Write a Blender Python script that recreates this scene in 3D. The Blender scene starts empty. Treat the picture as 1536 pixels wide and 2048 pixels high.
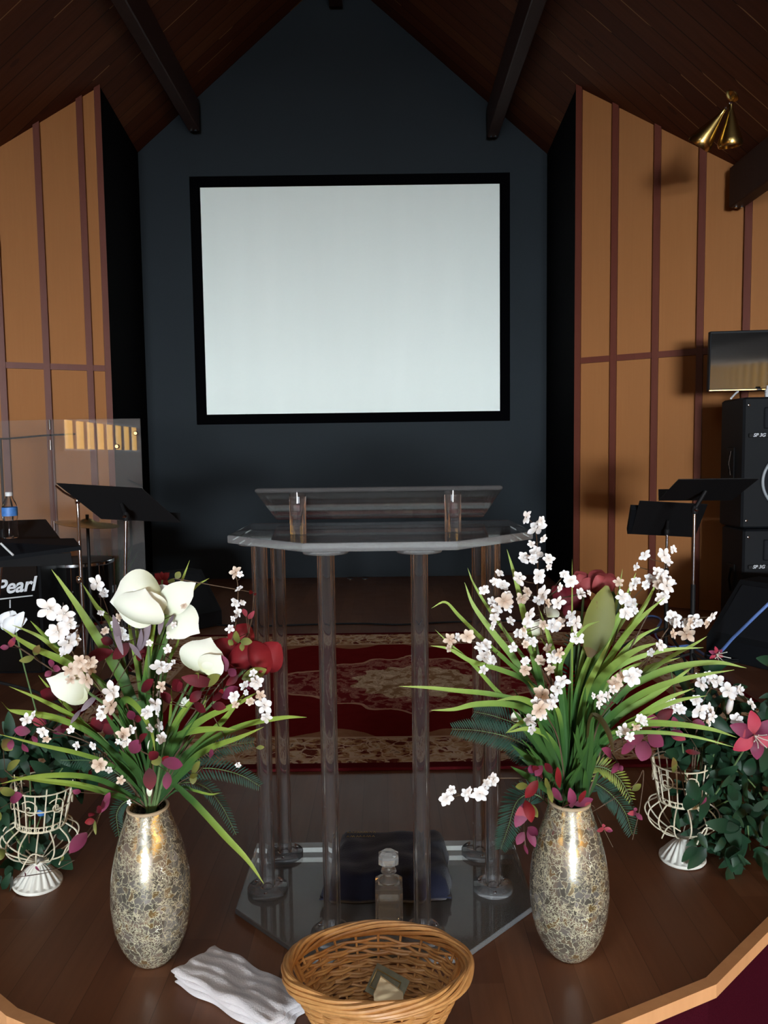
import bpy, math, random
from mathutils import Vector as V, Matrix, Euler
random.seed(7)
SC = bpy.context.scene
COL = SC.collection
PI = math.pi
# ---------------------------------------------------------------- camera
F = 1500.0; H = 1.144; PITCH = math.atan(112/1500.0); ROLL = 0.013
fw = V((0, math.cos(PITCH), -math.sin(PITCH)))
right0 = V((1, 0, 0)); up0 = right0.cross(fw)
RT = (right0*math.cos(ROLL) - up0*math.sin(ROLL)).normalized()
UP = RT.cross(fw).normalized()
CAM = V((0, 0, H))
cd = bpy.data.cameras.new('camera'); cam = bpy.data.objects.new('camera', cd); COL.objects.link(cam)
cd.sensor_fit = 'VERTICAL'; cd.sensor_height = 36; cd.sensor_width = 27; cd.lens = 36*F/2048
cd.clip_start = 0.05; cd.clip_end = 100
cam.matrix_world = Matrix.Translation(CAM) @ Matrix((RT, UP, -fw)).transposed().to_4x4()
SC.camera = cam
def ray(x, y):
    return fw + RT*((x-768)/F) - UP*((y-1024)/F)
def at(x, y, D):            # world point seen at a photo position, D metres into the room
    r = ray(x, y); return CAM + r*(D/r.y)
def ag(x, y, z=0.0):        # world point at height z
    r = ray(x, y); return CAM + r*((z-H)/r.z)
def L(x, y): return (x*.4036, 1060+y*.4036)
def R(x, y): return (780+x*.4922, 1000+y*.4922)
# ---------------------------------------------------------------- materials
class NT:
    def __init__(s, name):
        s.mat = bpy.data.materials.new(name); s.mat.use_nodes = True
        s.nt = s.mat.node_tree; s.n = s.nt.nodes; s.l = s.nt.links
        s.b = s.n['Principled BSDF']; s.out = s.n['Material Output']
    def link(s, v, sock):
        if isinstance(v, bpy.types.NodeSocket): s.l.new(v, sock)
        else: sock.default_value = v
    def m(s, op, a, b=None, c=None, clamp=False):
        nd = s.n.new('ShaderNodeMath'); nd.operation = op; nd.use_clamp = clamp
        for i, v in enumerate((a, b, c)):
            if v is not None: s.link(v, nd.inputs[i])
        return nd.outputs[0]
    def coord(s, k='Object'): return s.n.new('ShaderNodeTexCoord').outputs[k]
    def sep(s, v):
        nd = s.n.new('ShaderNodeSeparateXYZ'); s.l.new(v, nd.inputs[0]); return nd.outputs
    def comb(s, x, y, z):
        nd = s.n.new('ShaderNodeCombineXYZ')
        for i, v in enumerate((x, y, z)): s.link(v, nd.inputs[i])
        return nd.outputs[0]
    def scale(s, v, sx, sy, sz):
        nd = s.n.new('ShaderNodeVectorMath'); nd.operation = 'MULTIPLY'; s.l.new(v, nd.inputs[0]); nd.inputs[1].default_value = (sx, sy, sz)
        return nd.outputs[0]
    def addv(s, a, b):
        nd = s.n.new('ShaderNodeVectorMath'); nd.operation = 'ADD'; s.l.new(a, nd.inputs[0]); s.l.new(b, nd.inputs[1]); return nd.outputs[0]
    def noise(s, v, sc, det=4, rough=.55, out='Fac'):
        nd = s.n.new('ShaderNodeTexNoise'); s.l.new(v, nd.inputs['Vector'])
        nd.inputs['Scale'].default_value = sc; nd.inputs['Detail'].default_value = det; nd.inputs['Roughness'].default_value = rough
        return nd.outputs[out]
    def vor(s, v, sc, feat='F1', out='Distance'):
        nd = s.n.new('ShaderNodeTexVoronoi'); nd.feature = feat; s.l.new(v, nd.inputs['Vector']); nd.inputs['Scale'].default_value = sc
        return nd.outputs[out]
    def ramp(s, f, stops, interp='LINEAR'):
        nd = s.n.new('ShaderNodeValToRGB'); nd.color_ramp.interpolation = interp; s.link(f, nd.inputs[0])
        e = nd.color_ramp.elements
        while len(e) > 1: e.remove(e[-1])
        for i, (p, c) in enumerate(stops):
            el = e[0] if i == 0 else e.new(p)
            el.position = p; el.color = (*c, 1)
        return nd.outputs[0]
    def mix(s, f, a, b, mode='MIX'):
        nd = s.n.new('ShaderNodeMix'); nd.data_type = 'RGBA'; nd.blend_type = mode
        s.link(f, nd.inputs[0])
        for v, k in ((a, 6), (b, 7)):
            if isinstance(v, tuple): nd.inputs[k].default_value = (*v, 1)
            else: s.l.new(v, nd.inputs[k])
        return nd.outputs[2]
    def bump(s, h, st=.3, dist=.01):
        nd = s.n.new('ShaderNodeBump'); nd.inputs['Strength'].default_value = st; nd.inputs['Distance'].default_value = dist
        s.l.new(h, nd.inputs['Height']); s.l.new(nd.outputs[0], s.b.inputs['Normal'])
    def set(s, col=None, rough=None, metal=None, **kw):
        if col is not None:
            if isinstance(col, tuple): s.b.inputs['Base Color'].default_value = (*col, 1)
            else: s.l.new(col, s.b.inputs['Base Color'])
        if rough is not None: s.link(rough, s.b.inputs['Roughness'])
        if metal is not None: s.b.inputs['Metallic'].default_value = metal
        for k, v in kw.items(): s.link(v, s.b.inputs[k.replace('_', ' ')])
        return s.mat
def plain(name, c, rough=.5, metal=0, var=.15, sc=8, **kw):
    t = NT(name); n = t.noise(t.coord(), sc)
    col = t.mix(n, tuple(x*(1-var) for x in c), tuple(min(1, x*(1+var)) for x in c))
    return t.set(col, rough, metal, **kw)
M = {}
M['acrylic'] = plain('clear_acrylic', (.94, .95, .97), .015, var=.01, Transmission_Weight=.985, IOR=1.45)
def mk_sheet(name, diff, col=(.9, .9, .9), ior=1.49, gr=.05):
    t = NT(name); n = t.n; l = t.l
    tr = n.new('ShaderNodeBsdfTransparent'); tr.inputs[0].default_value = (.97, .97, .97, 1)
    gl = n.new('ShaderNodeBsdfGlossy'); gl.inputs['Roughness'].default_value = gr
    df = n.new('ShaderNodeBsdfDiffuse'); l.new(t.mix(t.noise(t.coord(), 12, 3), tuple(c*.85 for c in col), col), df.inputs[0])
    fr = n.new('ShaderNodeFresnel'); fr.inputs[0].default_value = ior
    m1 = n.new('ShaderNodeMixShader'); m1.inputs[0].default_value = diff; l.new(tr.outputs[0], m1.inputs[1]); l.new(df.outputs[0], m1.inputs[2])
    m2 = n.new('ShaderNodeMixShader'); l.new(fr.outputs[0], m2.inputs[0]); l.new(m1.outputs[0], m2.inputs[1]); l.new(gl.outputs[0], m2.inputs[2])
    l.new(m2.outputs[0], t.out.inputs['Surface']); n.remove(t.b); return t.mat
M['shield'] = mk_sheet('acrylic_shield', .03, gr=.015)
M['plate'] = mk_sheet('acrylic_plate', .08, (.85, .85, .88))
M['base'] = mk_sheet('acrylic_base', .17, (.85, .78, .72))
M['flange'] = mk_sheet('acrylic_flange', .13, (.9, .92, .95))
M['plate_edge'] = mk_sheet('acrylic_plate_edge', .17, (.9, .92, .95))
M['crystal'] = plain('crystal', (.95, .95, .93), .03, var=.02, Transmission_Weight=.85, IOR=1.5)
M['plastic_clear'] = plain('clear_plastic', (.95, .97, 1), .05, var=.01, Transmission_Weight=1.0, IOR=1.2)
M['whisky'] = plain('amber_water', (.75, .6, .4), .02, Transmission_Weight=1.0, IOR=1.33)
M['black_metal'] = plain('black_metal', (.006, .006, .007), .6, Specular_IOR_Level=.25)
M['black_plastic'] = plain('black_plastic', (.005, .006, .008), .6, Specular_IOR_Level=.2)
M['black_gloss'] = plain('screen_black', (.004, .004, .004), .06, Specular_IOR_Level=.4)
M['black_frame'] = plain('black_velvet_frame', (.0015, .0015, .002), 1.0, Specular_IOR_Level=0.0)
M['chrome'] = plain('chrome', (.75, .77, .8), .12, 1.0, var=.05)
M['brass'] = plain('brass', (.55, .38, .13), .25, 1.0, var=.1)
M['iron_dark'] = plain('dark_iron', (.03, .025, .02), .5, .5)
M['white_paint'] = plain('white_paint', (.75, .74, .68), .5, var=.1, sc=30)
M['cream_wire'] = plain('cream_wire', (.68, .62, .47), .5, var=.2, sc=40)
M['white_plastic'] = plain('white_plastic', (.7, .72, .75), .4)
M['blue_label'] = plain('blue_label', (.05, .18, .5), .5, var=.4, sc=60)
M['blue_cable'] = plain('blue_cable', (.12, .22, .55), .5)
M['tan_rim'] = plain('tan_rim', (.5, .38, .25), .5)
M['logo'] = plain('white_logo', (.62, .64, .68), .5, var=.03)
M['grey_ring'] = plain('grey_ring', (.3, .33, .36), .4)
M['gold_thread'] = plain('gold_thread', (.5, .35, .12), .4, .6)
M['paper'] = plain('manila_paper', (.80, .64, .38), .7, var=.08)
M['green_note'] = plain('banknote_paper', (.24, .23, .15), .8, var=.5, sc=60)
M['stem_brown'] = plain('brown_stem', (.10, .06, .035), .7, var=.3, sc=60)
M['stem_green'] = plain('green_stem', (.10, .17, .06), .6, var=.3, sc=60)
M['dark_cone'] = plain('speaker_cone', (.008, .009, .012), .7, Specular_IOR_Level=.2)
M['lens'] = plain('lamp_glass', (.5, .5, .55), .3)
def leafmat(name, stops, rough=.45, trans=.15, var=.35, spots=None):
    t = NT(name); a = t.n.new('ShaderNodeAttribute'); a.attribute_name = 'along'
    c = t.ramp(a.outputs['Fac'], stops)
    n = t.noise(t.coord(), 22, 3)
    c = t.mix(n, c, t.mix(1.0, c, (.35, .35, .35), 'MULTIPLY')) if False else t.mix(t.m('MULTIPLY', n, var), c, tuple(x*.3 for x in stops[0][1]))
    if spots:
        k = t.m('GREATER_THAN', t.noise(t.coord(), 9, 2), .6)
        c = t.mix(t.m('MULTIPLY', k, .6), c, spots)
    return t.set(c, rough+.1, Specular_IOR_Level=.22)
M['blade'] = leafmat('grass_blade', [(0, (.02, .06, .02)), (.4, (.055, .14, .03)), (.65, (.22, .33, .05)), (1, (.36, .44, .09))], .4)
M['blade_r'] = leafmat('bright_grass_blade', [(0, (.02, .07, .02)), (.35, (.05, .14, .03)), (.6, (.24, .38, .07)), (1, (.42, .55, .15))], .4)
M['dark_blade'] = leafmat('dark_green_blade', [(0, (.02, .055, .02)), (1, (.06, .15, .03))], .4)
M['fern'] = leafmat('dark_fern', [(0, (.008, .030, .018)), (1, (.014, .058, .034))], .5)
M['fern_y'] = leafmat('yellow_fern', [(0, (.06, .10, .02)), (1, (.28, .33, .05))], .4)
M['ivy'] = leafmat('ivy_leaf', [(0, (.008, .028, .014)), (1, (.020, .068, .032))], .35, var=.6)
M['olive_leaf'] = leafmat('olive_leaf', [(0, (.10, .12, .03)), (1, (.22, .22, .05))], .4, spots=(.14, .06, .03))
M['big_green'] = leafmat('broad_leaf', [(0, (.01, .03, .012)), (1, (.03, .07, .02))], .4)
M['brown_blade'] = leafmat('brown_blade', [(0, (.05, .05, .015)), (1, (.05, .03, .012))], .4)
M['magenta'] = leafmat('magenta_leaf', [(0, (.11, .018, .04)), (1, (.28, .050, .12))], .45, spots=(.45, .07, .08))
M['wine'] = leafmat('wine_petal', [(0, (.05, .004, .008)), (1, (.16, .01, .02))], .5)
M['red'] = leafmat('red_petal', [(0, (.12, .006, .008)), (1, (.24, .014, .020))], .5, var=.25)
M['tulip'] = leafmat('tulip_petal', [(0, (.16, .02, .02)), (1, (.36, .07, .075))], .5, var=.2)
M['pinkred'] = leafmat('pink_red_petal', [(0, (.6, .12, .16)), (1, (.42, .02, .06))], .5)
M['white_petal'] = leafmat('white_petal', [(0, (.62, .66, .42)), (.35, (.80, .83, .70)), (1, (.86, .88, .80))], .45, var=.06)
M['rose_white'] = leafmat('white_rose_petal', [(0, (.7, .72, .75)), (1, (.85, .88, .92))], .6, var=.04)
M['lilac'] = leafmat('lilac_strap', [(0, (.16, .12, .15)), (1, (.30, .24, .28))], .5)
def blossom_mat(name, inner, outer):
    t = NT(name); a = t.n.new('ShaderNodeAttribute'); a.attribute_name = 'along'
    c = t.ramp(a.outputs['Fac'], [(0, (.18, .07, .04)), (.22, inner), (.8, outer), (1, outer)])
    return t.set(c, .6)
M['blossom'] = blossom_mat('white_blossom', (.66, .58, .52), (.88, .88, .90))
M['blossom_tan'] = blossom_mat('tan_blossom', (.45, .28, .18), (.72, .60, .50))
# vase crackle
def mk_vase():
    t = NT('crackle_mosaic'); co = t.coord()
    d = t.noise(co, 34, 3, out='Color')
    w = t.addv(co, t.scale(d, .045, .045, .045))
    e1 = t.vor(w, 70, 'DISTANCE_TO_EDGE'); e2 = t.vor(w, 130, 'DISTANCE_TO_EDGE')
    k = t.m('GREATER_THAN', t.noise(co, 14, 2), .52)
    line = t.m('LESS_THAN', e1, .036)
    line = t.m('MAXIMUM', line, t.m('MULTIPLY', k, t.m('LESS_THAN', e2, .042)))
    cell = t.vor(w, 70, 'F1', 'Color')
    cs = t.sep(cell)
    tile = t.ramp(cs[0], [(0, (.26, .25, .20)), (.4, (.42, .40, .34)), (.7, (.55, .54, .50)), (.86, (.48, .34, .13)), (1, (.80, .78, .74))])
    big = t.noise(co, 12, 2)
    col = t.mix(line, tile, (.52, .46, .32))
    t.set(col, t.m('ADD', .2, t.m('MULTIPLY', line, .4)), Coat_Weight=.9, Coat_Roughness=.12)
    t.l.new(t.m('SUBTRACT', .75, t.m('MULTIPLY', line, .6)), t.b.inputs['Metallic'])
    t.bump(t.m('ADD', t.m('MULTIPLY', line, .6), t.m('MULTIPLY', cs[1], .8)), .35, .003)
    return t.mat
M['vase'] = mk_vase()
def mk_floor():
    t = NT('dark_plank_floor'); co = t.coord(); s = t.sep(co)
    px = t.m('DIVIDE', s[0], .082); idx = t.m('FLOOR', px)
    off = t.m('MULTIPLY', t.m('SINE', t.m('MULTIPLY', idx, 12.98)), 3.1)
    row = t.m('FLOOR', t.m('ADD', t.m('DIVIDE', s[1], .9), off))
    wn = t.n.new('ShaderNodeTexWhiteNoise'); wn.noise_dimensions = '2D'; t.l.new(t.comb(idx, row, 0.0), wn.inputs['Vector'])
    g = t.noise(t.scale(co, 30, 2, 1), 1.5, 5, .6)
    c = t.ramp(wn.outputs['Value'], [(0, (.17, .066, .032)), (.5, (.21, .088, .045)), (1, (.27, .12, .062))])
    c = t.mix(t.m('MULTIPLY', g, .6), c, (.085, .034, .019))
    gap = t.m('LESS_THAN', t.m('FRACT', px), .025)
    c = t.mix(t.m('MULTIPLY', gap, .35), c, (.012, .005, .003))
    t.set(c, t.m('ADD', .30, t.m('MULTIPLY', t.noise(co, 7, 3), .15)), Specular_IOR_Level=.25)
    t.bump(g, .06, .002); return t.mat
M['floor'] = mk_floor()
def mk_ceiling():
    t = NT('plank_ceiling'); co = t.coord(); s = t.sep(co)
    p = t.m('DIVIDE', s[1], .15); idx = t.m('FLOOR', p)
    wn = t.n.new('ShaderNodeTexWhiteNoise'); wn.noise_dimensions = '1D'; t.l.new(idx, wn.inputs['W'])
    g = t.noise(t.scale(co, 1.2, 16, 1.2), 2, 5, .6)
    c = t.ramp(wn.outputs['Value'], [(0, (.085, .022, .009)), (.5, (.125, .036, .013)), (1, (.16, .052, .019))])
    c = t.mix(t.m('MULTIPLY', g, .8), c, (.045, .011, .005))
    kn = t.m('LESS_THAN', t.vor(t.scale(co, 1, 2.2, 1), 2.3), .10)
    c = t.mix(t.m('MULTIPLY', kn, .6), c, (.05, .014, .008))
    gap = t.m('LESS_THAN', t.m('FRACT', p), .05)
    pale_gap = t.m('GREATER_THAN', t.noise(t.scale(co, .6, 3, .6), 2.2, 1), .62)  # picks the board gaps that are paler than the rest
    c = t.mix(gap, c, t.mix(pale_gap, (.03, .008, .004), (.30, .15, .06)))
    t.set(c, .7, Specular_IOR_Level=.15); t.bump(g, .1, .003); return t.mat
M['ceiling'] = mk_ceiling()
def mk_ply():
    t = NT('plywood_panel'); co = t.coord(); 
    g = t.noise(t.scale(co, 60, 60, 1.5), 1.5, 5, .7); b = t.noise(co, 1.3, 3)
    c = t.mix(g, (.26, .098, .026), (.33, .132, .040))
    c = t.mix(t.m('MULTIPLY', b, .5), c, (.27, .115, .045))
    t.set(c, .7, Specular_IOR_Level=.2); return t.mat
M['ply'] = mk_ply()
def mk_wood(name, a, b, rough=.45):
    t = NT(name); co = t.coord(); g = t.noise(t.scale(co, 14, 14, 2), 2, 5, .6)
    return t.set(t.mix(g, a, b), rough, Specular_IOR_Level=.3)
M['batten'] = mk_wood('red_brown_batten', (.085, .018, .010), (.125, .030, .017))
M['beam'] = mk_wood('dark_beam', (.022, .008, .006), (.045, .018, .013), .55)
M['nosing'] = mk_wood('light_nosing', (.62, .30, .13), (.80, .42, .20), .35)
def mk_navy():
    t = NT('charcoal_wall'); co = t.coord(); n = t.noise(co, 1.4, 4); f = t.noise(co, 90, 2)
    c = t.mix(n, (.0085, .0125, .0165), (.0125, .018, .024))
    t.set(c, .75, Specular_IOR_Level=.25); t.bump(f, .25, .002); return t.mat
M['navy'] = mk_navy()
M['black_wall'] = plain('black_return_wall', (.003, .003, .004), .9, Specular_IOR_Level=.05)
def mk_screen():
    t = NT('screen_fabric'); co = t.coord(); n = t.noise(t.scale(co, 3, 1, .4), 1.2, 2)
    return t.set(t.mix(n, (.78, .84, .81), (.84, .90, .87)), .85)
M['screen'] = mk_screen()
def mk_carpet():
    t = NT('red_carpet'); co = t.coord(); n = t.noise(co, 300, 2); b = t.noise(co, 3, 2)
    c = t.mix(n, (.028, .003, .007), (.065, .007, .015)); t.set(c, 1.0, Specular_IOR_Level=0.0); t.bump(n, .5, .004); return t.mat
M['carpet'] = mk_carpet()
M['plaster'] = plain('plaster', (.35, .30, .25), .8)
def mk_wicker():
    t = NT('wicker'); co = t.coord(); n = t.noise(co, 60, 3); b = t.noise(co, 9, 2)
    c = t.mix(n, (.40, .17, .045), (.74, .42, .16)); c = t.mix(t.m('MULTIPLY', b, .4), c, (.30, .11, .03))
    return t.set(c, .42)
M['wicker'] = mk_wicker()
def mk_cloth(name, a, b, rough=.9):
    t = NT(name); co = t.coord(); n = t.noise(co, 7, 5); f = t.noise(co, 260, 2)
    t.set(t.mix(n, a, b), rough, Sheen_Weight=.2); t.bump(f, .4, .003); return t.mat
M['towel'] = mk_cloth('white_terry', (.55, .50, .50), (.80, .80, .84))
M['velvet'] = mk_cloth('navy_velvet', (.002, .003, .013), (.003, .006, .032))
def mk_rug():
    t = NT('medallion_rug'); co = t.coord(); s = t.sep(co)
    wob = t.sep(t.noise(co, 7, 3, out='Color'))
    x = t.m('ADD', s[0], t.m('MULTIPLY', t.m('SUBTRACT', wob[0], .5), .06)); y = t.m('ADD', s[1], t.m('MULTIPLY', t.m('SUBTRACT', wob[1], .5), .06))
    ax = t.m('ABSOLUTE', s[0]); ay = t.m('ABSOLUTE', s[1])
    e = t.m('MINIMUM', t.m('SUBTRACT', 1.55, ax), t.m('SUBTRACT', 1.05, ay))
    def orn(sc, thr, off):
        v = t.vor(t.addv(co, t.scale(t.noise(co, 9, 3, out='Color'), .18, .18, 0)), sc, 'SMOOTH_F1')
        return v
    n1 = t.noise(t.addv(co, t.scale(t.noise(co, 14, 2, out='Color'), .12, .12, 0)), 17, 3, .6)
    n2 = t.vor(t.addv(co, t.scale(t.noise(co, 20, 2, out='Color'), .06, .06, 0)), 16, 'DISTANCE_TO_EDGE')
    motif = t.ramp(n1, [(0, (.05, .01, .008)), (.42, (.10, .022, .016)), (.47, (.24, .13, .06)), (.55, (.34, .22, .13)), (.62, (.42, .34, .24)), (.7, (.10, .045, .03))])
    motif = t.mix(t.m('LESS_THAN', n2, .05), motif, (.40, .30, .22))
    field = t.mix(n1, (.085, .006, .006), (.12, .010, .010))
    inner = t.ramp(n1, [(0, (.10, .008, .010)), (.46, (.12, .014, .016)), (.54, (.26, .12, .09)), (.6, (.14, .03, .03)), (.7, (.35, .22, .16))])
    cream = t.ramp(n1, [(0, (.12, .06, .03)), (.44, (.22, .13, .07)), (.5, (.42, .34, .24)), (.57, (.30, .20, .13)), (.62, (.48, .40, .30)), (1, (.2, .1, .06))])
    th = t.m('ARCTAN2', y, x)
    scal = t.m('ADD', 1.0, t.m('MULTIPLY', .07, t.m('COSINE', t.m('MULTIPLY', th, 14))))
    r = t.m('ADD', t.m('POWER', t.m('DIVIDE', ax, .72), 1.25), t.m('POWER', t.m('DIVIDE', t.m('ABSOLUTE', y), .46), 1.45))
    r = t.m('MULTIPLY', r, scal)
    rc = t.m('MULTIPLY', t.m('SQRT', t.m('ADD', t.m('POWER', t.m('DIVIDE', x, .30), 2), t.m('POWER', t.m('DIVIDE', y, .26), 2))), scal)
    c = field
    sc_edge = t.m('ADD', t.m('ADD', .36, t.m('MULTIPLY', .05, t.m('SINE', t.m('MULTIPLY', x, 14)))), t.m('MULTIPLY', .06, t.m('SUBTRACT', ax, .5)))
    tan = t.mix(n1, (.15, .06, .03), (.26, .14, .08))
    c = t.mix(t.m('LESS_THAN', e, sc_edge), c, tan)
    c = t.mix(t.m('LESS_THAN', r, 1.0), c, inner)
    c = t.mix(t.m('LESS_THAN', t.m('ABSOLUTE', t.m('SUBTRACT', r, 1.0)), .035), c, (.34, .2, .14))
    c = t.mix(t.m('LESS_THAN', rc, 1.0), c, cream)
    c = t.mix(t.m('LESS_THAN', e, .30), c, motif)
    ln = t.m('MAXIMUM', t.m('LESS_THAN', t.m('ABSOLUTE', t.m('SUBTRACT', e, .30)), .008), t.m('LESS_THAN', t.m('ABSOLUTE', t.m('SUBTRACT', e, .09)), .008))
    c = t.mix(ln, c, (.36, .25, .17))
    c = t.mix(t.m('LESS_THAN', e, .05), c, (.06, .006, .008))
    t.set(t.mix(1.0, c, (1.7, 1.7, 1.7), 'MULTIPLY'), 1.0, Specular_IOR_Level=0.0); t.bump(t.noise(co, 350, 2), .4, .003); return t.mat
M['rug'] = mk_rug()
def emis(name, col, st):
    t = NT(name); t.set((0.0, 0.0, 0.0), .5); n = t.noise(t.coord(), 3, 2)
    t.l.new(t.mix(n, tuple(c*.8 for c in col), col), t.b.inputs['Emission Color']); t.b.inputs['Emission Strength'].default_value = st
    return t.mat
WIN = 265
M['daylight'] = emis('daylight_pane', (.86, .95, 1.0), WIN)
M['roof_fill'] = emis('roof_fill_pane', (.92, .96, 1.0), 11)  # glow of the added overhead fill panels
M['amber'] = emis('amber_pane', (1.0, .55, .12), 9)
# ---------------------------------------------------------------- mesh builder
def crom(pts, n=6):
    if len(pts) < 3: n = max(n, 4)
    P = [2*pts[0]-pts[1]] + list(pts) + [2*pts[-1]-pts[-2]]
    out = []
    for i in range(1, len(P)-2):
        a, b, c, d = P[i-1:i+3]
        for k in range(n):
            t = k/n
            out.append(.5*((2*b)+(c-a)*t+(2*a-5*b+4*c-d)*t*t+(3*b-a-3*c+d)*t**3))
    out.append(P[-2].copy()); return out
class MB:
    def __init__(s): s.v = []; s.f = []; s.a = []; s.mi = []; s.cur = 0
    def add(s, vs, fs, al=None):
        o = len(s.v); s.v += [V(p) for p in vs]; s.f += [tuple(i+o for i in f) for f in fs]
        s.a += list(al) if al else [0.5]*len(vs); s.mi += [s.cur]*len(fs); return s
    def box(s, c, d, rot=None, bev=0):
        c = V(c); x, y, z = d[0]/2, d[1]/2, d[2]/2
        if bev:
            b = min(bev, x*.9, y*.9, z*.9); vs = []; 
            # rounded box by octagonal prism stack
            for zz, ins in ((-z, b), (-z+b, 0), (z-b, 0), (z, b)):
                X, Y = x-ins, y-ins; q = b
                vs += [(-X+q, -Y, zz), (X-q, -Y, zz), (X, -Y+q, zz), (X, Y-q, zz), (X-q, Y, zz), (-X+q, Y, zz), (-X, Y-q, zz), (-X, -Y+q, zz)]
            fs = [tuple(reversed(range(8))), tuple(range(24, 32))]
            for k in range(3):
                for i in range(8): j = (i+1) % 8; fs.append((k*8+i, k*8+j, k*8+8+j, k*8+8+i))
        else:
            vs = [(sx*x, sy*y, sz*z) for sz in (-1, 1) for sy in (-1, 1) for sx in (-1, 1)]
            fs = [(0, 2, 3, 1), (4, 5, 7, 6), (0, 1, 5, 4), (2, 6, 7, 3), (0, 4, 6, 2), (1, 3, 7, 5)]
        vs = [V(p) for p in vs]
        if rot: vs = [rot @ p for p in vs]
        return s.add([p+c for p in vs], fs)
    def tube(s, pts, r, n=8, cap=True, al=None):
        pts = [V(p) for p in pts]; m = len(pts)
        rs = r if isinstance(r, (list, tuple)) else [r]*m
        vs = []; a = []; prev = None
        for i, p in enumerate(pts):
            t = (pts[min(i+1, m-1)]-pts[max(i-1, 0)])
            if t.length < 1e-9: t = V((0, 0, 1))
            t.normalize()
            if prev is None:
                u = t.orthogonal().normalized()
            else:
                u = prev - t*prev.dot(t)
                u = u.normalized() if u.length > 1e-6 else t.orthogonal().normalized()
            prev = u; w = t.cross(u)
            for k in range(n):
                g = 2*PI*k/n; vs.append(p+(u*math.cos(g)+w*math.sin(g))*rs[i]); a.append(i/(m-1) if m > 1 else 0)
        fs = []
        for i in range(m-1):
            for k in range(n): j = (k+1) % n; fs.append((i*n+k, i*n+j, (i+1)*n+j, (i+1)*n+k))
        if cap: fs.append(tuple(reversed(range(n)))); fs.append(tuple(range((m-1)*n, m*n)))
        return s.add(vs, fs, a)
    def ring(s, pts, r, n=8):   # closed tube
        pts = [V(p) for p in pts]; m = len(pts); vs = []; c = sum(pts, V())/m
        prev = None
        for i in range(m):
            t = (pts[(i+1) % m]-pts[i-1]).normalized()
            u = (pts[i]-c); u = (u-t*u.dot(t)).normalized(); w = t.cross(u)
            for k in range(n): g = 2*PI*k/n; vs.append(pts[i]+(u*math.cos(g)+w*math.sin(g))*r)
        fs = [(i*n+k, i*n+(k+1) % n, ((i+1) % m)*n+(k+1) % n, ((i+1) % m)*n+k) for i in range(m) for k in range(n)]
        return s.add(vs, fs)
    def lathe(s, c, prof, n=40, flute=None, sx=1, sy=1, rot=None, closed=True):
        c = V(c); vs = []
        for (r, z) in prof:
            for k in range(n):
                g = 2*PI*k/n; rr = r*(1+(flute(g, z) if flute else 0)); p = V((rr*math.cos(g)*sx, rr*math.sin(g)*sy, z))
                if rot: p = rot @ p
                vs.append(c+p)
        m = len(prof); fs = [(i*n+k, i*n+(k+1) % n, (i+1)*n+(k+1) % n, (i+1)*n+k) for i in range(m-1) for k in range(n)]
        if closed: fs.append(tuple(reversed(range(n)))); fs.append(tuple(range((m-1)*n, m*n)))
        return s.add(vs, fs)
    def prism(s, poly, z0, z1):
        n = len(poly); vs = [V((x, y, z0)) for x, y in poly]+[V((x, y, z1)) for x, y in poly]
        return s.add(vs, [tuple(reversed(range(n))), tuple(range(n, 2*n))]+[(i, (i+1) % n, n+(i+1) % n, n+i) for i in range(n)])
    def slab(s, a, b, c, d, th):  # quad with thickness along its normal
        a, b, c, d = map(V, (a, b, c, d)); nrm = (b-a).cross(d-a).normalized()*th
        return s.add([a, b, c, d, a+nrm, b+nrm, c+nrm, d+nrm], [(3, 2, 1, 0), (4, 5, 6, 7), (0, 1, 5, 4), (1, 2, 6, 5), (2, 3, 7, 6), (3, 0, 4, 7)])
    def blade(s, pts, w, fold=.35, twist=None, tip=.75):
        P = crom([V(p) for p in pts], 5); m = len(P); vs = []; a = []; fs = []
        vd = V((random.uniform(-.5, .5), -1, random.uniform(-.2, .6))) if twist is None else V(twist)
        for i, p in enumerate(P):
            t = (P[min(i+1, m-1)]-P[max(i-1, 0)]).normalized(); u = i/(m-1)
            side = t.cross(vd.normalized())
            side = side.normalized() if side.length > .05 else t.orthogonal().normalized()
            nn = side.cross(t)
            ww = w*.5*min(1, .45+u*1.6)*(1 if u < tip-.25 else max(.03, math.cos((u-tip+.25)/(1-tip+.25)*PI/2)**.8))
            vs += [p-side*ww, p-nn*ww*fold, p+side*ww]; a += [u]*3
            if i: o = (i-1)*3; fs += [(o, o+1, o+4, o+3), (o+1, o+2, o+5, o+4)]
        return s.add(vs, fs, a)
    def petal(s, B, T, w, nrm, cup=.3, bulge=.15, nu=7, nv=5, shape=1.0, al0=0):
        # curved leaf or petal from B to T, cross-cupped, bowed along nrm
        B = V(B); T = V(T); ax = T-B; ln = ax.length; t = ax.normalized(); nrm = V(nrm)
        nn = nrm-t*nrm.dot(t); nn = nn.normalized() if nn.length > .05 else t.orthogonal().normalized(); sd = t.cross(nn)
        vs = []; a = []; fs = []
        for i in range(nu):
            u = i/(nu-1)
            if shape < 0: wid = w*.5*(max(.08, (1-(1-min(u/.42, 1))**2))**.5 if u < .42 else max(.015, math.cos((u-.42)/.58*PI/2))**(.8 if u < .8 else 1.1))
            else: wid = w*.5*max(.04, math.sin(PI*min(.995, u**shape*.97+.02)))**.7
            for j in range(nv):
                q = -1+2*j/(nv-1)
                vs.append(B+ax*u+nn*(bulge*ln*math.sin(PI*u)-cup*wid*(1-q*q)+0)+sd*(wid*q)); a.append(al0+(1-al0)*u)
        for i in range(nu-1):
            for j in range(nv-1): o = i*nv+j; fs.append((o, o+1, o+nv+1, o+nv))
        return s.add(vs, fs, a)
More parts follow.
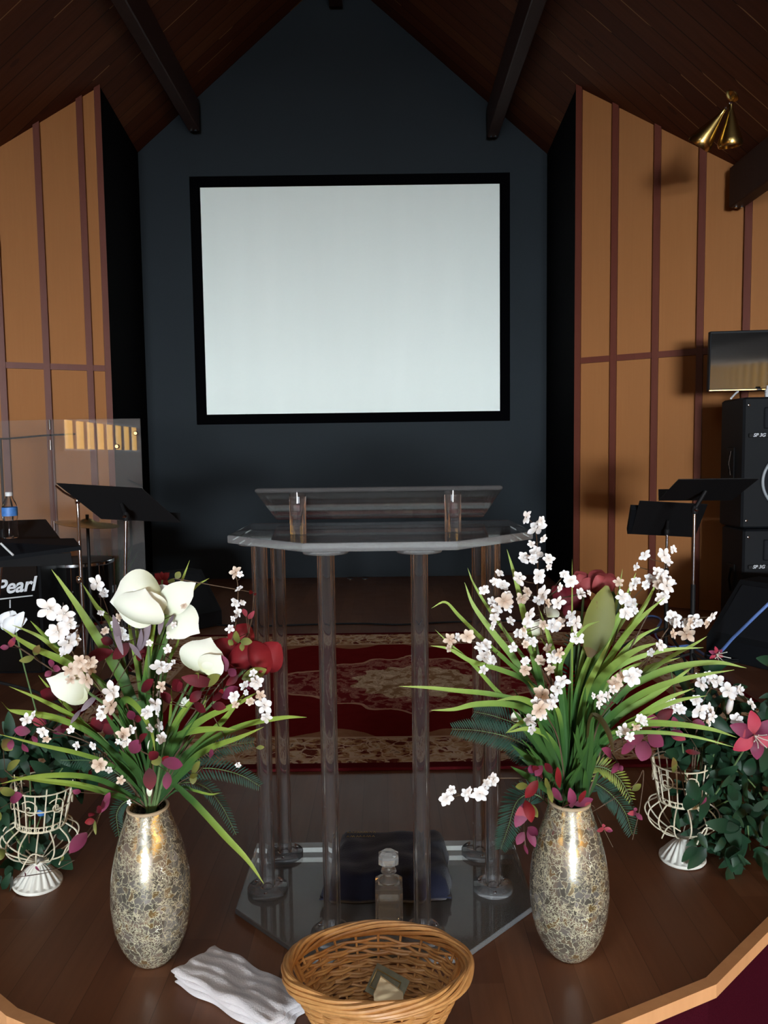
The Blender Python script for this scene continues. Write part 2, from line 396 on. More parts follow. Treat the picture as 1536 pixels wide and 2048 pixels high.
    def build(s, name, mat, parent=None, smooth=True, loc=None, mats=None, sharp=None):
        me = bpy.data.meshes.new(name); o = bpy.data.objects.new(name, me)
        org = V(parent.matrix_basis.translation) if parent else (V(loc) if loc is not None else V())
        if parent:
            p = parent.parent
            while p: org += p.matrix_basis.translation; p = p.parent
        me.from_pydata([tuple(p-org) for p in s.v], [], s.f)
        at_ = me.attributes.new('along', 'FLOAT', 'POINT'); at_.data.foreach_set('value', s.a)
        for m_ in (mats or [mat]): me.materials.append(M[m_] if isinstance(m_, str) else m_)
        if mats: me.polygons.foreach_set('material_index', s.mi)
        if smooth:
            me.polygons.foreach_set('use_smooth', [True]*len(me.polygons))
            if sharp is None or sharp: me.set_sharp_from_angle(angle=math.radians(sharp or 40))
        me.update(); COL.objects.link(o)
        if parent: o.parent = parent
        elif loc is not None: o.location = loc
        return o
def tag(o, label=None, cat=None, group=None, kind=None):
    if label: o['label'] = label
    if cat: o['category'] = cat
    if group: o['group'] = group
    if kind: o['kind'] = kind
    return o
def thing(name, label, cat, loc, group=None):
    o = bpy.data.objects.new(name, None); COL.objects.link(o); o.location = V(loc); o.empty_display_size = .05
    return tag(o, label, cat, group)
def struct(o): o['kind'] = 'structure'; return o
def mesh_text(name, txt, size, mat, parent, mw, shear=0, extr=.0008, bold=0, label=None):
    c = bpy.data.curves.new(name, 'FONT'); c.body = txt; c.size = size; c.shear = shear; c.extrude = extr; c.offset = bold
    tmp = bpy.data.objects.new(name, c); COL.objects.link(tmp); bpy.context.view_layer.update()
    me = bpy.data.meshes.new_from_object(tmp.evaluated_get(bpy.context.evaluated_depsgraph_get()))
    bpy.data.objects.remove(tmp); me.materials.clear(); me.materials.append(M[mat])
    o = bpy.data.objects.new(name, me); COL.objects.link(o)
    pw = V(parent.matrix_basis.translation)
    q = parent.parent
    while q: pw += q.matrix_basis.translation; q = q.parent
    o.parent = parent; o.matrix_basis = Matrix.Translation(-pw) @ mw
    if label: o['label'] = label
    return o
# ---------------------------------------------------------------- room shell
RX = -.37; SL = .855; RZ = H+4.35     # roof ridge, slope, ridge height
YB = 7.06; YR = -20.0                  # back wall, rear wall behind the camera
XL, XR = -4.4, 3.65
def roofz(x): return RZ-SL*abs(x-RX)
WRo = V((1.495, 5.87, 0)); WRd = V((.77, -.47, 0)).normalized()
WLo = V((-2.13, 5.96, 0)); WLd = V((-.75, -.33, 0)).normalized()
def wall_hit(o, d, x, y=700):
    r = ray(x, y); n = V((d.y, -d.x, 0)); k = (o-CAM).dot(n)/r.dot(n); return (CAM+r*k-o).dot(d)
tR = (XR-WRo.x)/WRd.x; tL = (XL-WLo.x)/WLd.x
WRe = WRo+WRd*tR; WLe = WLo+WLd*tL
# ceiling (two slopes, closed over the whole room)
for nm, xe in (('ceiling', XL-.3), ('ceiling_slope', XR+.3)):
    m = MB(); m.add([(RX, YR, RZ), (xe, YR, roofz(xe)), (xe, YB+.2, roofz(xe)), (RX, YB+.2, RZ),
                     (RX, YR, RZ+.12), (xe, YR, roofz(xe)+.12), (xe, YB+.2, roofz(xe)+.12), (RX, YB+.2, RZ+.12)],
                    [(0, 1, 2, 3), (7, 6, 5, 4), (0, 3, 7, 4), (1, 5, 6, 2), (0, 4, 5, 1), (3, 2, 6, 7)])
    struct(m.build(nm, 'ceiling', smooth=False))
# back wall of alcove
xl, xr = -2.20, 1.53
m = MB(); poly = [(xl-.1, 0), (xr+.1, 0), (xr+.1, roofz(xr+.1)+.05), (RX, RZ+.05), (xl-.1, roofz(xl-.1)+.05)]
m.add([V((x, YB, z)) for x, z in poly]+[V((x, YB+.12, z)) for x, z in poly], [(0, 1, 2, 3, 4), (9, 8, 7, 6, 5)]+[(i, 5+i, 5+(i+1) % 5, (i+1) % 5) for i in range(5)])
struct(m.build('wall_back', 'navy', smooth=False))
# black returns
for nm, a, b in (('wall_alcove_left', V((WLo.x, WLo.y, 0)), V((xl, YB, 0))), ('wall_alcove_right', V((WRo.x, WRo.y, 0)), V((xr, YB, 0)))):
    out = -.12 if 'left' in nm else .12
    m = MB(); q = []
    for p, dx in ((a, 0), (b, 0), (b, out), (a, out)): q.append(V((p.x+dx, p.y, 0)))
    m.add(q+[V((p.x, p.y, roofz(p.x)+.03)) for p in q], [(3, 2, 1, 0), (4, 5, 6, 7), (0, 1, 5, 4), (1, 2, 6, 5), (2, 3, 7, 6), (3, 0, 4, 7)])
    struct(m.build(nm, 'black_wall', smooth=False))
# panelled angled walls
def panelwall(nm, o, d, tlen, outn):
    m = MB(); a = o; b = o+d*tlen; n = outn*.1
    q = [a, b, b+n, a+n]
    m.add([V((p.x, p.y, -.36)) for p in q]+[V((p.x, p.y, roofz(p.x)+.03)) for p in q], [(3, 2, 1, 0), (4, 5, 6, 7), (0, 1, 5, 4), (1, 2, 6, 5), (2, 3, 7, 6), (3, 0, 4, 7)])
    struct(m.build(nm, 'ply', smooth=False))
nR = V((-WRd.y, WRd.x, 0)); nR = nR if nR.y > 0 else -nR
nL = V((-WLd.y, WLd.x, 0)); nL = nL if nL.y > 0 else -nL
panelwall('wall_right', WRo, WRd, tR, nR); panelwall('wall_left', WLo, WLd, tL, nL)
tn = [0]
def trim(m, mat='batten'):
    tn[0] += 1; return struct(m.build('trim_%d' % tn[0], mat, smooth=False))
def battens(o, d, n, xs, extra, tmax):
    ts = [wall_hit(o, d, x) for x in xs]; step = ts[-1]-ts[-2]
    k = ts[-1]
    while k+step < tmax: k += step; ts.append(k)
    for i, t in enumerate(ts):
        w = .045; t = max(t, .0225)
        a = o+d*(t-w/2)-n*.001; b = o+d*(t+w/2)-n*.001; q = [a, b, b-n*.024, a-n*.024]
        m = MB(); m.add([V((p.x, p.y, 0)) for p in q]+[V((p.x, p.y, roofz(p.x)-.002)) for p in q], [(0, 1, 2, 3), (7, 6, 5, 4), (4, 5, 1, 0), (5, 6, 2, 1), (6, 7, 3, 2), (7, 4, 0, 3)])
        trim(m)
    for z, h in ((1.855, .045),):
        a = o+d*.045-n*.001; b = o+d*tmax-n*.001; q = [a, b, b-n*.018, a-n*.018]
        m = MB(); m.add([V((p.x, p.y, z-h/2)) for p in q]+[V((p.x, p.y, z+h/2)) for p in q], [(0, 1, 2, 3), (7, 6, 5, 4), (4, 5, 1, 0), (5, 6, 2, 1), (6, 7, 3, 2), (7, 4, 0, 3)])
        trim(m)
battens(WRo, WRd, nR, [1154, 1228, 1311, 1400, 1492], 0, tR)
battens(WLo, WLd, nL, [252, 178, 92, 3], 0, tL)
# side walls and rear wall of the hall, with windows
def wallbox(nm, lo, hi, mat):
    m = MB(); m.box([(a+b)/2 for a, b in zip(lo, hi)], [b-a for a, b in zip(lo, hi)]); return struct(m.build(nm, mat, smooth=False))
wallbox('wall_side_left', (XL-.12, YR, -.36), (XL, WLe.y, roofz(XL)+.05), 'ply')
wallbox('wall_side_right', (XR, YR, -.36), (XR+.12, WRe.y, roofz(XR)+.05), 'ply')
m = MB(); poly = [(XL, -.36), (XR, -.36), (XR, roofz(XR)), (RX, RZ), (XL, roofz(XL))]
m.add([V((x, YR, z)) for x, z in poly]+[V((x, YR-.12, z)) for x, z in poly], [(4, 3, 2, 1, 0), (5, 6, 7, 8, 9)]+[(i, (i+1) % 5, 5+(i+1) % 5, 5+i) for i in range(5)])
struct(m.build('wall_rear', 'plaster', smooth=False))
wn_ = [0]
def window(c, w, h, axis, npane, mat, fmat='batten'):
    wn_[0] += 1; root = bpy.data.objects.new('window_%d' % wn_[0], None); COL.objects.link(root); root.location = c; root['kind'] = 'structure'
    def P(u, v, dep): return V((c[0]+u, c[1]+dep, c[2]+v)) if axis == 'y' else V((c[0]+(dep if c[0] < 0 else -dep), c[1]+u, c[2]+v))
    def bx(mb, u0, u1, v0, v1, d0, d1):
        a = P(u0, v0, d0); b = P(u1, v1, d1); mb.box((a+b)/2, [abs(x) for x in (b-a)])
    fr = MB(); t = .05 if mat == 'daylight' else .028
    bx(fr, -w/2-t, w/2+t, h/2, h/2+t, .002, .06); bx(fr, -w/2-t, w/2+t, -h/2-t, -h/2, .002, .06)
    for k in range(npane+1):
        u = -w/2+w*k/npane; bx(fr, u-t/2, u+t/2, -h/2, h/2, .002, .06)
    fr.build('window_frame', fmat, root, smooth=False)
    for k in range(npane):
        p = MB(); bx(p, -w/2+w*k/npane+t/2, -w/2+w*(k+1)/npane-t/2, -h/2, h/2, .01, .02); p.build('pane', mat, root, smooth=False)
window((.0, YR, 1.05), 3.8, 2.7, 'y', 4, 'daylight')
window((XL, -2.83, 1.50), 3.13, .40, 'x', 8, 'amber')
window((XR, -2.8, 1.45), 6.5, .56, 'x', 14, 'amber')
wallbox('light_baffle', (XL, YR, 1.56), (XR, -10, 1.85), 'plaster')  # unseen slab added to keep window light off the screen top and ceiling
# unseen glowing panels added in both roof slopes as overhead fill
for sgn in (-1, 1):
    wn_[0] += 1; xm = RX+sgn*1.35; zm = roofz(xm)-.012
    root = bpy.data.objects.new('window_%d' % wn_[0], None); COL.objects.link(root); root.location = (xm, -2.4, zm); root['kind'] = 'structure'  # holds an added fill panel, framed like a window
    q = Matrix.Rotation(sgn*math.atan(SL), 3, 'Y')
    fr = MB()
    for c_, d_ in (((0, -.9, 0), (1.3, .08, .05)), ((0, .9, 0), (1.3, .08, .05)), ((-.62, 0, 0), (.08, 1.8, .05)), ((.62, 0, 0), (.08, 1.8, .05))): fr.box(q @ V(c_)+V((xm, -2.4, zm)), d_, q)
    fr.build('window_frame', 'beam', root, smooth=False)
    pn = MB(); pn.box((xm, -2.4, zm), (1.16, 1.72, .012), q); pn.build('pane', 'roof_fill', root, smooth=False)
# floors
R1 = ag(1411, 1957); R0 = R1+(ag(1186, 2048)-R1).normalized()*.50; R2 = R1+(ag(1536, 1834)-R1).normalized()*.50
L1 = ag(36, 2018); L0 = L1+(ag(108, 2048)-L1).normalized()*.50; L2 = L1+(ag(0, 1988)-L1).normalized()*.50
R3 = R2+V((math.cos(1.15), math.sin(1.15), 0))*.50; L3 = L2+V((-math.cos(1.15), math.sin(1.15), 0))*.50
YS = 2.72
R4 = V((R3.x+.10, YS, 0)); L4 = V((L3.x-.10, YS, 0))
front = [(p.x, p.y) for p in (L4, L3, L2, L1, L0, R0, R1, R2, R3, R4)]
print('STAGE', front)
stage = [(XL, YS)]+front+[(XR, YS), (XR, WRe.y), (WRo.x, WRo.y), (xr, YB), (xl, YB), (WLo.x, WLo.y), (XL, WLe.y)]
m = MB(); m.prism(stage, -.36, 0); m.cur = 0
struct(m.build('floor_stage', 'floor', smooth=False))
m = MB(); m.box(((XL+XR)/2, (YR+5)/2, -.385), (XR-XL, 5-YR, .05)); struct(m.build('floor', 'carpet', smooth=False))
# nosing and carpeted riser round the curved stage front
def offset(poly, d):
    out = []
    for i in range(len(poly)):
        p = V((*poly[i], 0)); a = V((*poly[i-1], 0)) if i else None; b = V((*poly[i+1], 0)) if i < len(poly)-1 else None
        ns = []
        for q0, q1 in ((a, p), (p, b)):
            if q0 is not None and q1 is not None: t = (q1-q0).normalized(); ns.append(V((t.y, -t.x, 0)))
        n = sum(ns, V()).normalized(); k = d/max(.3, n.dot(ns[0])); out.append((p.x+n.x*k, p.y+n.y*k))
    return out
fo = [(XL, YS)]+front+[(XR, YS)]
o1 = offset(fo, .001); o2 = offset(fo, .026)
for i in range(len(fo)-1):
    m = MB(); m.prism([o1[i], o2[i], o2[i+1], o1[i+1]], -.028, .003); trim(m, 'nosing')
    m = MB(); o3 = offset(fo, .008); m.prism([o1[i], o3[i], o3[i+1], o1[i+1]], -.36, -.029); trim(m, 'carpet')
# beams
bn = 0
def beam(x, y0, y1, w=.10, d=.27, zoff=0, lab=''):
    z1 = roofz(x)-.0; m = MB(); zt = min(roofz(x-w/2), roofz(x+w/2))-.004
    m.box((x, (y0+y1)/2, zt-d/2), (w, y1-y0, d), bev=.008)
    o = trim(m, 'beam')
    for dx in (-.018, .02):
        e = MB(); e.lathe((x+dx, y1-.04, zt-d-.006), [(.001, -.004), (.011, -.002), (.011, .008)], 12)
        e.build('bolt', 'chrome', o)
    return o
beam(-1.66, -6, 6.98, lab=''); beam(1.02, -6, 6.98)
wy = lambda o, d, x: o.y+(x-o.x)/d.x*d.y
beam(-2.86, -6, wy(WLo, WLd, -2.91)-.03); beam(2.42, -6, wy(WRo, WRd, 2.48)-.03)
m = MB(); m.box((RX, .5, RZ-.20), (.12, 13, .30)); trim(m, 'beam')
# ---------------------------------------------------------------- projection screen
YS0 = YB-.055
c4 = [at(375, 352, YS0), at(1020, 346, YS0), at(1020, 838, YS0), at(397, 852, YS0)]
sxl = (c4[0].x+c4[3].x)/2; sxr = (c4[1].x+c4[2].x)/2; szt = (c4[0].z+c4[1].z)/2; szb = (c4[2].z+c4[3].z)/2
t = thing('projection_screen', 'wide white projection screen in a black frame on the charcoal wall', 'projection screen', ((sxl+sxr)/2, YS0, szb))
fw_ = .09
m = MB(); yc = YS0+.025
for c, d in ((((sxl+sxr)/2, yc, szt-fw_/2), (sxr-sxl, .05, fw_)), (((sxl+sxr)/2, yc, szb+fw_/2), (sxr-sxl, .05, fw_)),
             ((sxl+fw_/2, yc, (szt+szb)/2), (fw_, .05, szt-szb-2*fw_)), ((sxr-fw_/2, yc, (szt+szb)/2), (fw_, .05, szt-szb-2*fw_))): m.box(c, d)
m.build('frame', 'black_frame', t, smooth=False)
m = MB(); m.box(((sxl+sxr)/2, YS0+.03, (szt+szb)/2), (sxr-sxl-2*fw_+.004, .01, szt-szb-2*fw_+.004)); m.build('screen_fabric', 'screen', t, smooth=False)
# outlet
p = at(1122, 1132, YB-.004)
t = thing('wall_outlet', 'small brass double outlet low on the charcoal wall', 'outlet', p)
m = MB(); m.box(p, (.075, .008, .115), bev=.003); m.build('cover_plate', 'brass', t)
for dz in (-.024, .024):
    m = MB(); m.box(p+V((0, -.006, dz)), (.034, .004, .028), bev=.0015); m.build('socket', 'black_plastic', t)
# chrome discs added to imitate white glints along the wall base
for xx, lb in ((700, 'left of two tiny added discs imitating glints at the foot of the back wall'), (730, 'right of two tiny added discs imitating glints at the foot of the back wall')):
    p = ag(xx, 1158); p.y = min(p.y, 6.98); m = MB(); m.lathe((p.x, p.y, 0), [(.03, .0005), (.03, .004), (.024, .006)], 16)
    tag(m.build('glint_disc', 'chrome', loc=(p.x, p.y, 0)), lb, 'glint disc', 'glint discs by the back wall')
# ---------------------------------------------------------------- rug
m = MB(); m.box((.14, 3.70, .007), (3.1, 2.1, .012), bev=.004)
o = m.build('area_rug', 'rug', loc=(.14, 3.70, .001), smooth=False); tag(o, 'dark red oriental rug with a cream medallion and patterned border on the stage', 'rug')
# cable across the floor behind the rug
pts = [ag(430, 1252), ag(520, 1254), ag(620, 1251), ag(720, 1249), ag(800, 1251), ag(900, 1246), ag(1000, 1244), ag(1090, 1243)]
m = MB(); m.tube([p+V((0, 0, .007)) for p in crom(pts, 6)], .006, 8); tag(m.build('floor_cable', 'black_plastic'), 'black cable lying across the floor behind the rug', 'cable')
# ---------------------------------------------------------------- lectern
LC = V((-.010, 1.9, 0))
t = thing('acrylic_lectern', 'clear acrylic lectern with six round posts standing at the front of the stage', 'lectern', (-.01, 1.93, 0))
def outline(dx=0.0, cx=-.010, yb=2.125, ys=1.803, yf=1.61, hw=.376, hf=.172):
    P = [(cx-hw, ys), (cx-hf, yf), (cx+hf, yf), (cx+hw, ys), (cx+hw, yb), (cx-hw, yb)]
    return P
def plate(poly, z0, z1, b=.002):
    m = MB(); n = len(poly); c = V((sum(p[0] for p in poly)/n, sum(p[1] for p in poly)/n, 0))
    def ins(k): return [((x-c.x)*(1-k)+c.x, (y-c.y)*(1-k)+c.y) for x, y in poly]
    vs = []
    for z, k in ((z0, .006), (z0+b, 0), (z1-b, 0), (z1, .006)): vs += [(x, y, z) for x, y in ins(k)]
    fs = [tuple(reversed(range(n))), tuple(range(3*n, 4*n))]
    for q in range(3):
        for i in range(n): j = (i+1) % n; fs.append((q*n+i, q*n+j, (q+1)*n+j, (q+1)*n+i))
    m.add(vs, fs); m.mi = [0, 0]+[1]*(len(fs)-2); return m
plate(outline(), .001, .016).build('base_plate', None, t, smooth=False, mats=['base', 'plate_edge'])
ZS = .958
shf = outline(yb=2.125, ys=1.803, yf=1.61, hw=.369, hf=.168)
plate(shf, ZS-.019, ZS).build('shelf', None, t, smooth=False, mats=['plate', 'plate_edge'])
legs = [(at(651, 1100, 1.69).x, 1.69), (at(838, 1100, 1.69).x, 1.69)]+[(p.x, p.y) for p in (ag(536, 1793), ag(986, 1790), ag(570, 1722), ag(960, 1718))]
print('LEGS', legs)
for (lx, ly) in legs:
    m = MB(); m.lathe((lx, ly, 0), [(.012, .0295), (.020, .0305), (.020, ZS-.0335), (.012, ZS-.0325), (.012, .0295)], 40, closed=False); lg = m.build('post', 'acrylic', t)
    for z0 in (.0170, ZS-.032):
        m = MB(); m.lathe((lx, ly, z0), [(.050, 0), (.052, .0015), (.052, .0105), (.050, .012)], 48); fl = m.build('flange', 'flange', lg)
        if z0 < .1:
            for a in (0, 120, 240):
                b = MB(); g = math.radians(a+30); b.lathe((lx+.037*math.cos(g), ly+.037*math.sin(g), z0+.0125), [(.0045, 0), (.0045, .002), (.003, .003)], 10)
                b.build('bolt', 'chrome', lg)
# slanted book rest, high edge towards the room
yh, yl = 1.79, 2.125; zh, zl = 1.066, .972; hw = .296; cx = -.012
rot = Matrix.Rotation(math.atan2(zl-zh, yl-yh), 4, 'X').to_3x3()
ln = math.hypot(yl-yh, zl-zh)
m = MB(); m.box((cx, (yh+yl)/2, (zh+zl)/2), (2*hw, ln, .011), rot, bev=.003); m.build('book_rest', 'plate', t, smooth=False)
up_ = rot @ V((0, 0, 1))
m = MB(); m.box(V((cx, yl-.008, zl))+up_*.0185, (2*hw-.10, .010, .024), rot, bev=.004); m.build('book_ledge', 'plate_edge', t, smooth=False)
for lx in (cx-.196, cx+.178):
    yy = 1.805; ztop = zh-(yy-yh)*(zh-zl)/(yl-yh)-.0075
    m = MB(); n = 40; vs = []
    for k in range(n): g = 2*PI*k/n; vs.append((lx+.020*math.cos(g), yy+.020*math.sin(g), ZS+.001))
    for k in range(n): g = 2*PI*k/n; y_ = yy+.020*math.sin(g); vs.append((lx+.020*math.cos(g), y_, zh-(y_-yh)*(zh-zl)/(yl-yh)-.0075))
    m.add(vs, [tuple(reversed(range(n))), tuple(range(n, 2*n))]+[(k, (k+1) % n, n+(k+1) % n, n+k) for k in range(n)]); m.build('support_cylinder', 'acrylic', t)
# ---------------------------------------------------------------- navy velvet bundle and decanter on the base
def cushion(name, mat, corners, z0, th, seed=1, wr=.006, nx=28, ny=20, parent=None, loc=None, layers=1, flat=.25, edge=.12):
    a, b, c, d = [V((p[0], p[1], 0)) for p in corners]; m = MB(); rnd = random.Random(seed)
    ph = [rnd.uniform(0, 6) for _ in range(8)]
    def base(u, v): return (a*(1-u)+b*u)*(1-v)+(d*(1-u)+c*u)*v
    for Lr in range(layers):
        zz = z0+Lr*th/layers; tt = th/layers; top = []; vs = []; al = []
        for side in (0, 1):
            for j in range(ny+1):
                for i in range(nx+1):
                    u, v = i/nx, j/ny; p = base(u, v)
                    ex = min(u, 1-u)/edge; ey = min(v, 1-v)/edge; e = min(1, max(0, min(ex, ey)))
                    e = math.sqrt(1-(1-e)**2)
                    wv = math.sin(u*9+ph[0]+v*4)*math.cos(v*8+ph[1])+.6*math.sin(u*21+v*13+ph[2])+.5*math.sin(v*27-u*9+ph[3])
                    hgt = tt*(flat+(1-flat)*e)+wr*wv*e*(1 if Lr == layers-1 else .2)
                    jx = .004*math.sin(v*14+ph[4]+Lr*2); jy = .004*math.sin(u*15+ph[5]+Lr)
                    mid = zz+tt*.5*flat
                    z = (zz+hgt) if side else (zz+.0005+tt*.3*(1-e))
                    vs.append((p.x+jx, p.y+jy, z))
        W = nx+1; N = W*(ny+1); fs = []
        for j in range(ny):
            for i in range(nx):
                o = j*W+i; fs.append((o, o+W, o+W+1, o+1)); fs.append((N+o, N+o+1, N+o+W+1, N+o+W))
        for i in range(nx): fs.append((i, i+1, N+i+1, N+i)); o = ny*W+i; fs.append((o+1, o, N+o, N+o+1))
        for j in range(ny): o = j*W; fs.append((o+W, o, N+o, N+o+W)); o = j*W+nx; fs.append((o, o+W, N+o+W, N+o))
        m.add(vs, fs)
    return m.build(name, mat, parent, loc=loc, sharp=80)
t = thing('velvet_cushion', 'navy velvet cushion with small gold embroidery lying on the lectern base', 'cushion', (.0, 1.93, .017))
cushion('cushion_body', 'velvet', [(ag(640, 1838).x, 1.80), (ag(905, 1825).x, 1.80), (.165, 2.06), (-.135, 2.06)], .0175, .075, 3, .003, parent=t)
m = MB(); rnd = random.Random(5)
for row in range(2):
    for k in range(9):
        x = -.115+k*.009+rnd.uniform(-.002, .002); y = 2.02-row*.022
        m.tube([(x, y, .0965), (x+.003, y+.005, .0975), (x+.006, y, .0965)], .0009, 5)
m.build('embroidery', 'gold_thread', t)
dx, dy = 0.0, 1.752
t = thing('glass_decanter', 'square cut glass decanter with a block stopper in front of the navy cushion', 'decanter', (dx, dy, .017))
m = MB(); m.box((dx, dy, .017+.050), (.066, .066, .098), bev=.007)
m.lathe((dx, dy, .117), [(.024, 0), (.014, .006), (.013, .018), (.019, .022)], 24); m.build('bottle_body', 'crystal', t, sharp=25)
m = MB(); m.box((dx, dy, .017+.034), (.054, .054, .055), bev=.004); m.build('liquid', 'whisky', t, smooth=False)
m = MB(); m.lathe((dx, dy, .1395), [(.012, 0), (.018, .006), (.012, .011)], 8); m.box((dx, dy, .171), (.048, .040, .038), bev=.009); m.build('stopper', 'crystal', t, smooth=False)
# ---------------------------------------------------------------- basket
bc = V((-.024, 1.393, 0)); ZB = .150
t = thing('wicker_basket', 'oval honey-coloured wicker offering basket at the stage edge', 'basket', (bc.x, bc.y, .003))
def bell(z, th, dr=0):
    u = z/ZB; a = .098+.075*u**.85; b = .060+.056*u**.85
    return V((bc.x+(a+dr)*math.cos(th), bc.y+(b+dr)*math.sin(th), z+.004))
m = MB(); NS = 22
rows = 34
rnd = random.Random(3)
for r in range(rows):
    z = .004+r*(ZB-.022)/rows; par = (r % 2)*PI; gap = r >= rows-9
    segs = [(0, 2*PI)] if not gap else [(.26, PI-.26), (PI+.26, 2*PI-.26)]
    for s0, s1 in segs:
        n = 150 if not gap else 64; P = []
        for k in range(n+1):
            th = s0+(s1-s0)*k/n; dz = .0022*math.sin(th*5+r*1.7)+.0012*math.sin(th*13+r)
            P.append(bell(z+dz, th, .0042*math.sin(NS*th/1.0*.5*2*.5+par)))
        if not gap: P = P[:-1]; m.ring(P, rnd.uniform(.0027, .0034), 6)
        else: m.tube(P, rnd.uniform(.0027, .0032), 6)
m.build('woven_wall', 'wicker', t)
m = MB()
for k in range(NS):
    th = 2*PI*(k+.5)/NS; m.tube([bell(z, th) for z in (.002, .04, .08, .12, ZB-.008)], .0028, 6)
m.build('stakes', 'wicker', t)
m = MB(); 
m.lathe((bc.x, bc.y, .0035), [(.097, 0), (.100, .003), (.097, .007)], 48, sx=1.0, sy=.70); m.build('bottom', 'wicker', t)
m = MB()
for sidx in range(8):
    P = []
    for k in range(220):
        th = 2*PI*k/220; g = th*2+sidx*PI/4; p = bell(ZB, th, .003+.0085*math.cos(g)+.0015*math.sin(9*th+sidx)); p.z += .0115*math.sin(g)+.0012*math.sin(7*th+2*sidx)-.002; P.append(p)
    m.ring(P, .0043, 7)
m.build('braided_rim', 'wicker', t)
# handle wraps beside the two hand holes
for th0 in (-.29, .25, PI-.29, PI+.25):
    m = MB()
    for q in range(3): m.tube([bell(z, th0+.014*q, .002) for z in (ZB-.05, ZB-.02, ZB)], .0040, 6)
    m.build('handle_post', 'wicker', t)
# papers in the basket
def sheet(name, mat, pts, label, cat, group=None, th=.0008, parent=None, loc=None):
    m = MB(); m.slab(*pts, th); o = m.build(name, mat, parent, loc=loc, smooth=False)
    return tag(o, label, cat, group)
c = bc
zb = .020
p0 = at(735, 1998, c.y-.035); 
m = MB(); A = V((c.x-.006, c.y-.040, .062)); 
m.add([A, A+V((.055, .004, 0)), A+V((.055, .025, .045)), A+V((.012, .030, .075)), A+V((-.002, .015, .05)),
       A+V((0, .004, 0)), A+V((.055, .008, 0)), A+V((.055, .029, .045)), A+V((.012, .034, .075)), A+V((-.002, .019, .05))],
      [(0, 1, 2, 3, 4), (9, 8, 7, 6, 5)]+[(i, 5+i, 5+(i+1) % 5, (i+1) % 5) for i in range(5)])
tag(m.build('envelope', 'paper', loc=A, smooth=False), 'pointed cream envelope standing up inside the wicker basket', 'envelope')
def note(x, y, z, w, h, yaw, tilt, lab):
    r = Euler((tilt, 0, yaw)).to_matrix(); m = MB(); n = 8; vs = []; 
    for i in range(n+1):
        u = i/n-.5
        for v in (-.5, .5):
            for s in (0, .0006): vs.append(V((x, y, z)) + r @ V((u*w, v*h, .008*math.cos(u*PI)*1.0+s)))
    fs = []
    for i in range(n):
        o = i*4; fs += [(o, o+2, o+6, o+4), (o+1, o+5, o+7, o+3), (o, o+4, o+5, o+1), (o+2, o+3, o+7, o+6)]
    fs += [(0, 1, 3, 2), (n*4, n*4+2, n*4+3, n*4+1)]
    m.add(vs, fs); b = m.build('folded_note', 'green_note', loc=(x, y, z), sharp=60)
    k = MB(); 
    for sc in (.72, .60):
        pass
    vs = []
    q = [(-.36, -.3), (.36, -.3), (.36, .3), (-.36, .3)]
    for ou, inn in (((1, 1)), ):
        pass
    pts = [V((x, y, z))+r @ V((u*w, v*h, .0095)) for u, v in q]
    k.ring([p_ for a_, b_ in zip(pts, pts[1:]+pts[:1]) for p_ in (a_, a_.lerp(b_, .5))], .0012, 5)
    k.build('printed_border', 'gold_thread', b)
    return tag(b, lab, 'paper', 'folded notes in the basket')
note(c.x+.018, c.y+.035, .085, .085, .055, -.7, .75, 'greenish folded note leaning upright at the back of the basket')
note(c.x-.045, c.y+.012, .030, .09, .05, .3, .15, 'crumpled folded note lying flat on the left inside the basket')
note(c.x+.045, c.y-.005, .026, .08, .05, -.3, -.1, 'folded note lying flat on the right inside the basket')
# towel
tc = [(p.x, p.y) for p in (ag(347, 1972), ag(545, 2085), ag(618, 2022), ag(432, 1920))]
o = cushion('folded_towel', 'towel', tc, .001, .042, 8, .0022, 40, 26, loc=(-.31, 1.6, .0), layers=3, flat=.55, edge=.06)
tag(o, 'white folded terry towel lying on the stage left of the basket', 'towel')
# ---------------------------------------------------------------- vases
def vase(name, cx, cy, label):
    t = thing(name, label, 'vase', (cx, cy, .0005), 'crackle mosaic vases')
    prof = [(.030, 0), (.040, .003), (.061, .028), (.080, .072), (.0885, .125), (.0895, .165), (.085, .215), (.073, .268), (.058, .312), (.047, .345), (.044, .352)]
    P = crom([V((r, 0, z)) for r, z in prof], 4)
    m = MB(); m.lathe((cx, cy, .001), [(p.x*.985, p.z*1.02) for p in P]+[(.039, .352*1.02), (.046, .30), (.06, .24)], 64, closed=False)
    m.build('vase_body', 'vase', t)
    m = MB(); m.ring([(cx+.0432*math.cos(g), cy+.0432*math.sin(g), .361) for g in [2*PI*k/40 for k in range(40)]], .0038, 8); m.build('rim', 'tan_rim', t)
    return t
VL = V((at(303, 1800, 1.64).x, 1.64, 0)); VR = V((at(1138, 1800, 1.64).x, 1.64, 0))
vase('mosaic_vase', VL.x, VL.y, 'gold and silver crackle mosaic vase beside the white towel')
vase('mosaic_vase', VR.x, VR.y, 'gold and silver crackle mosaic vase to the right of the basket')
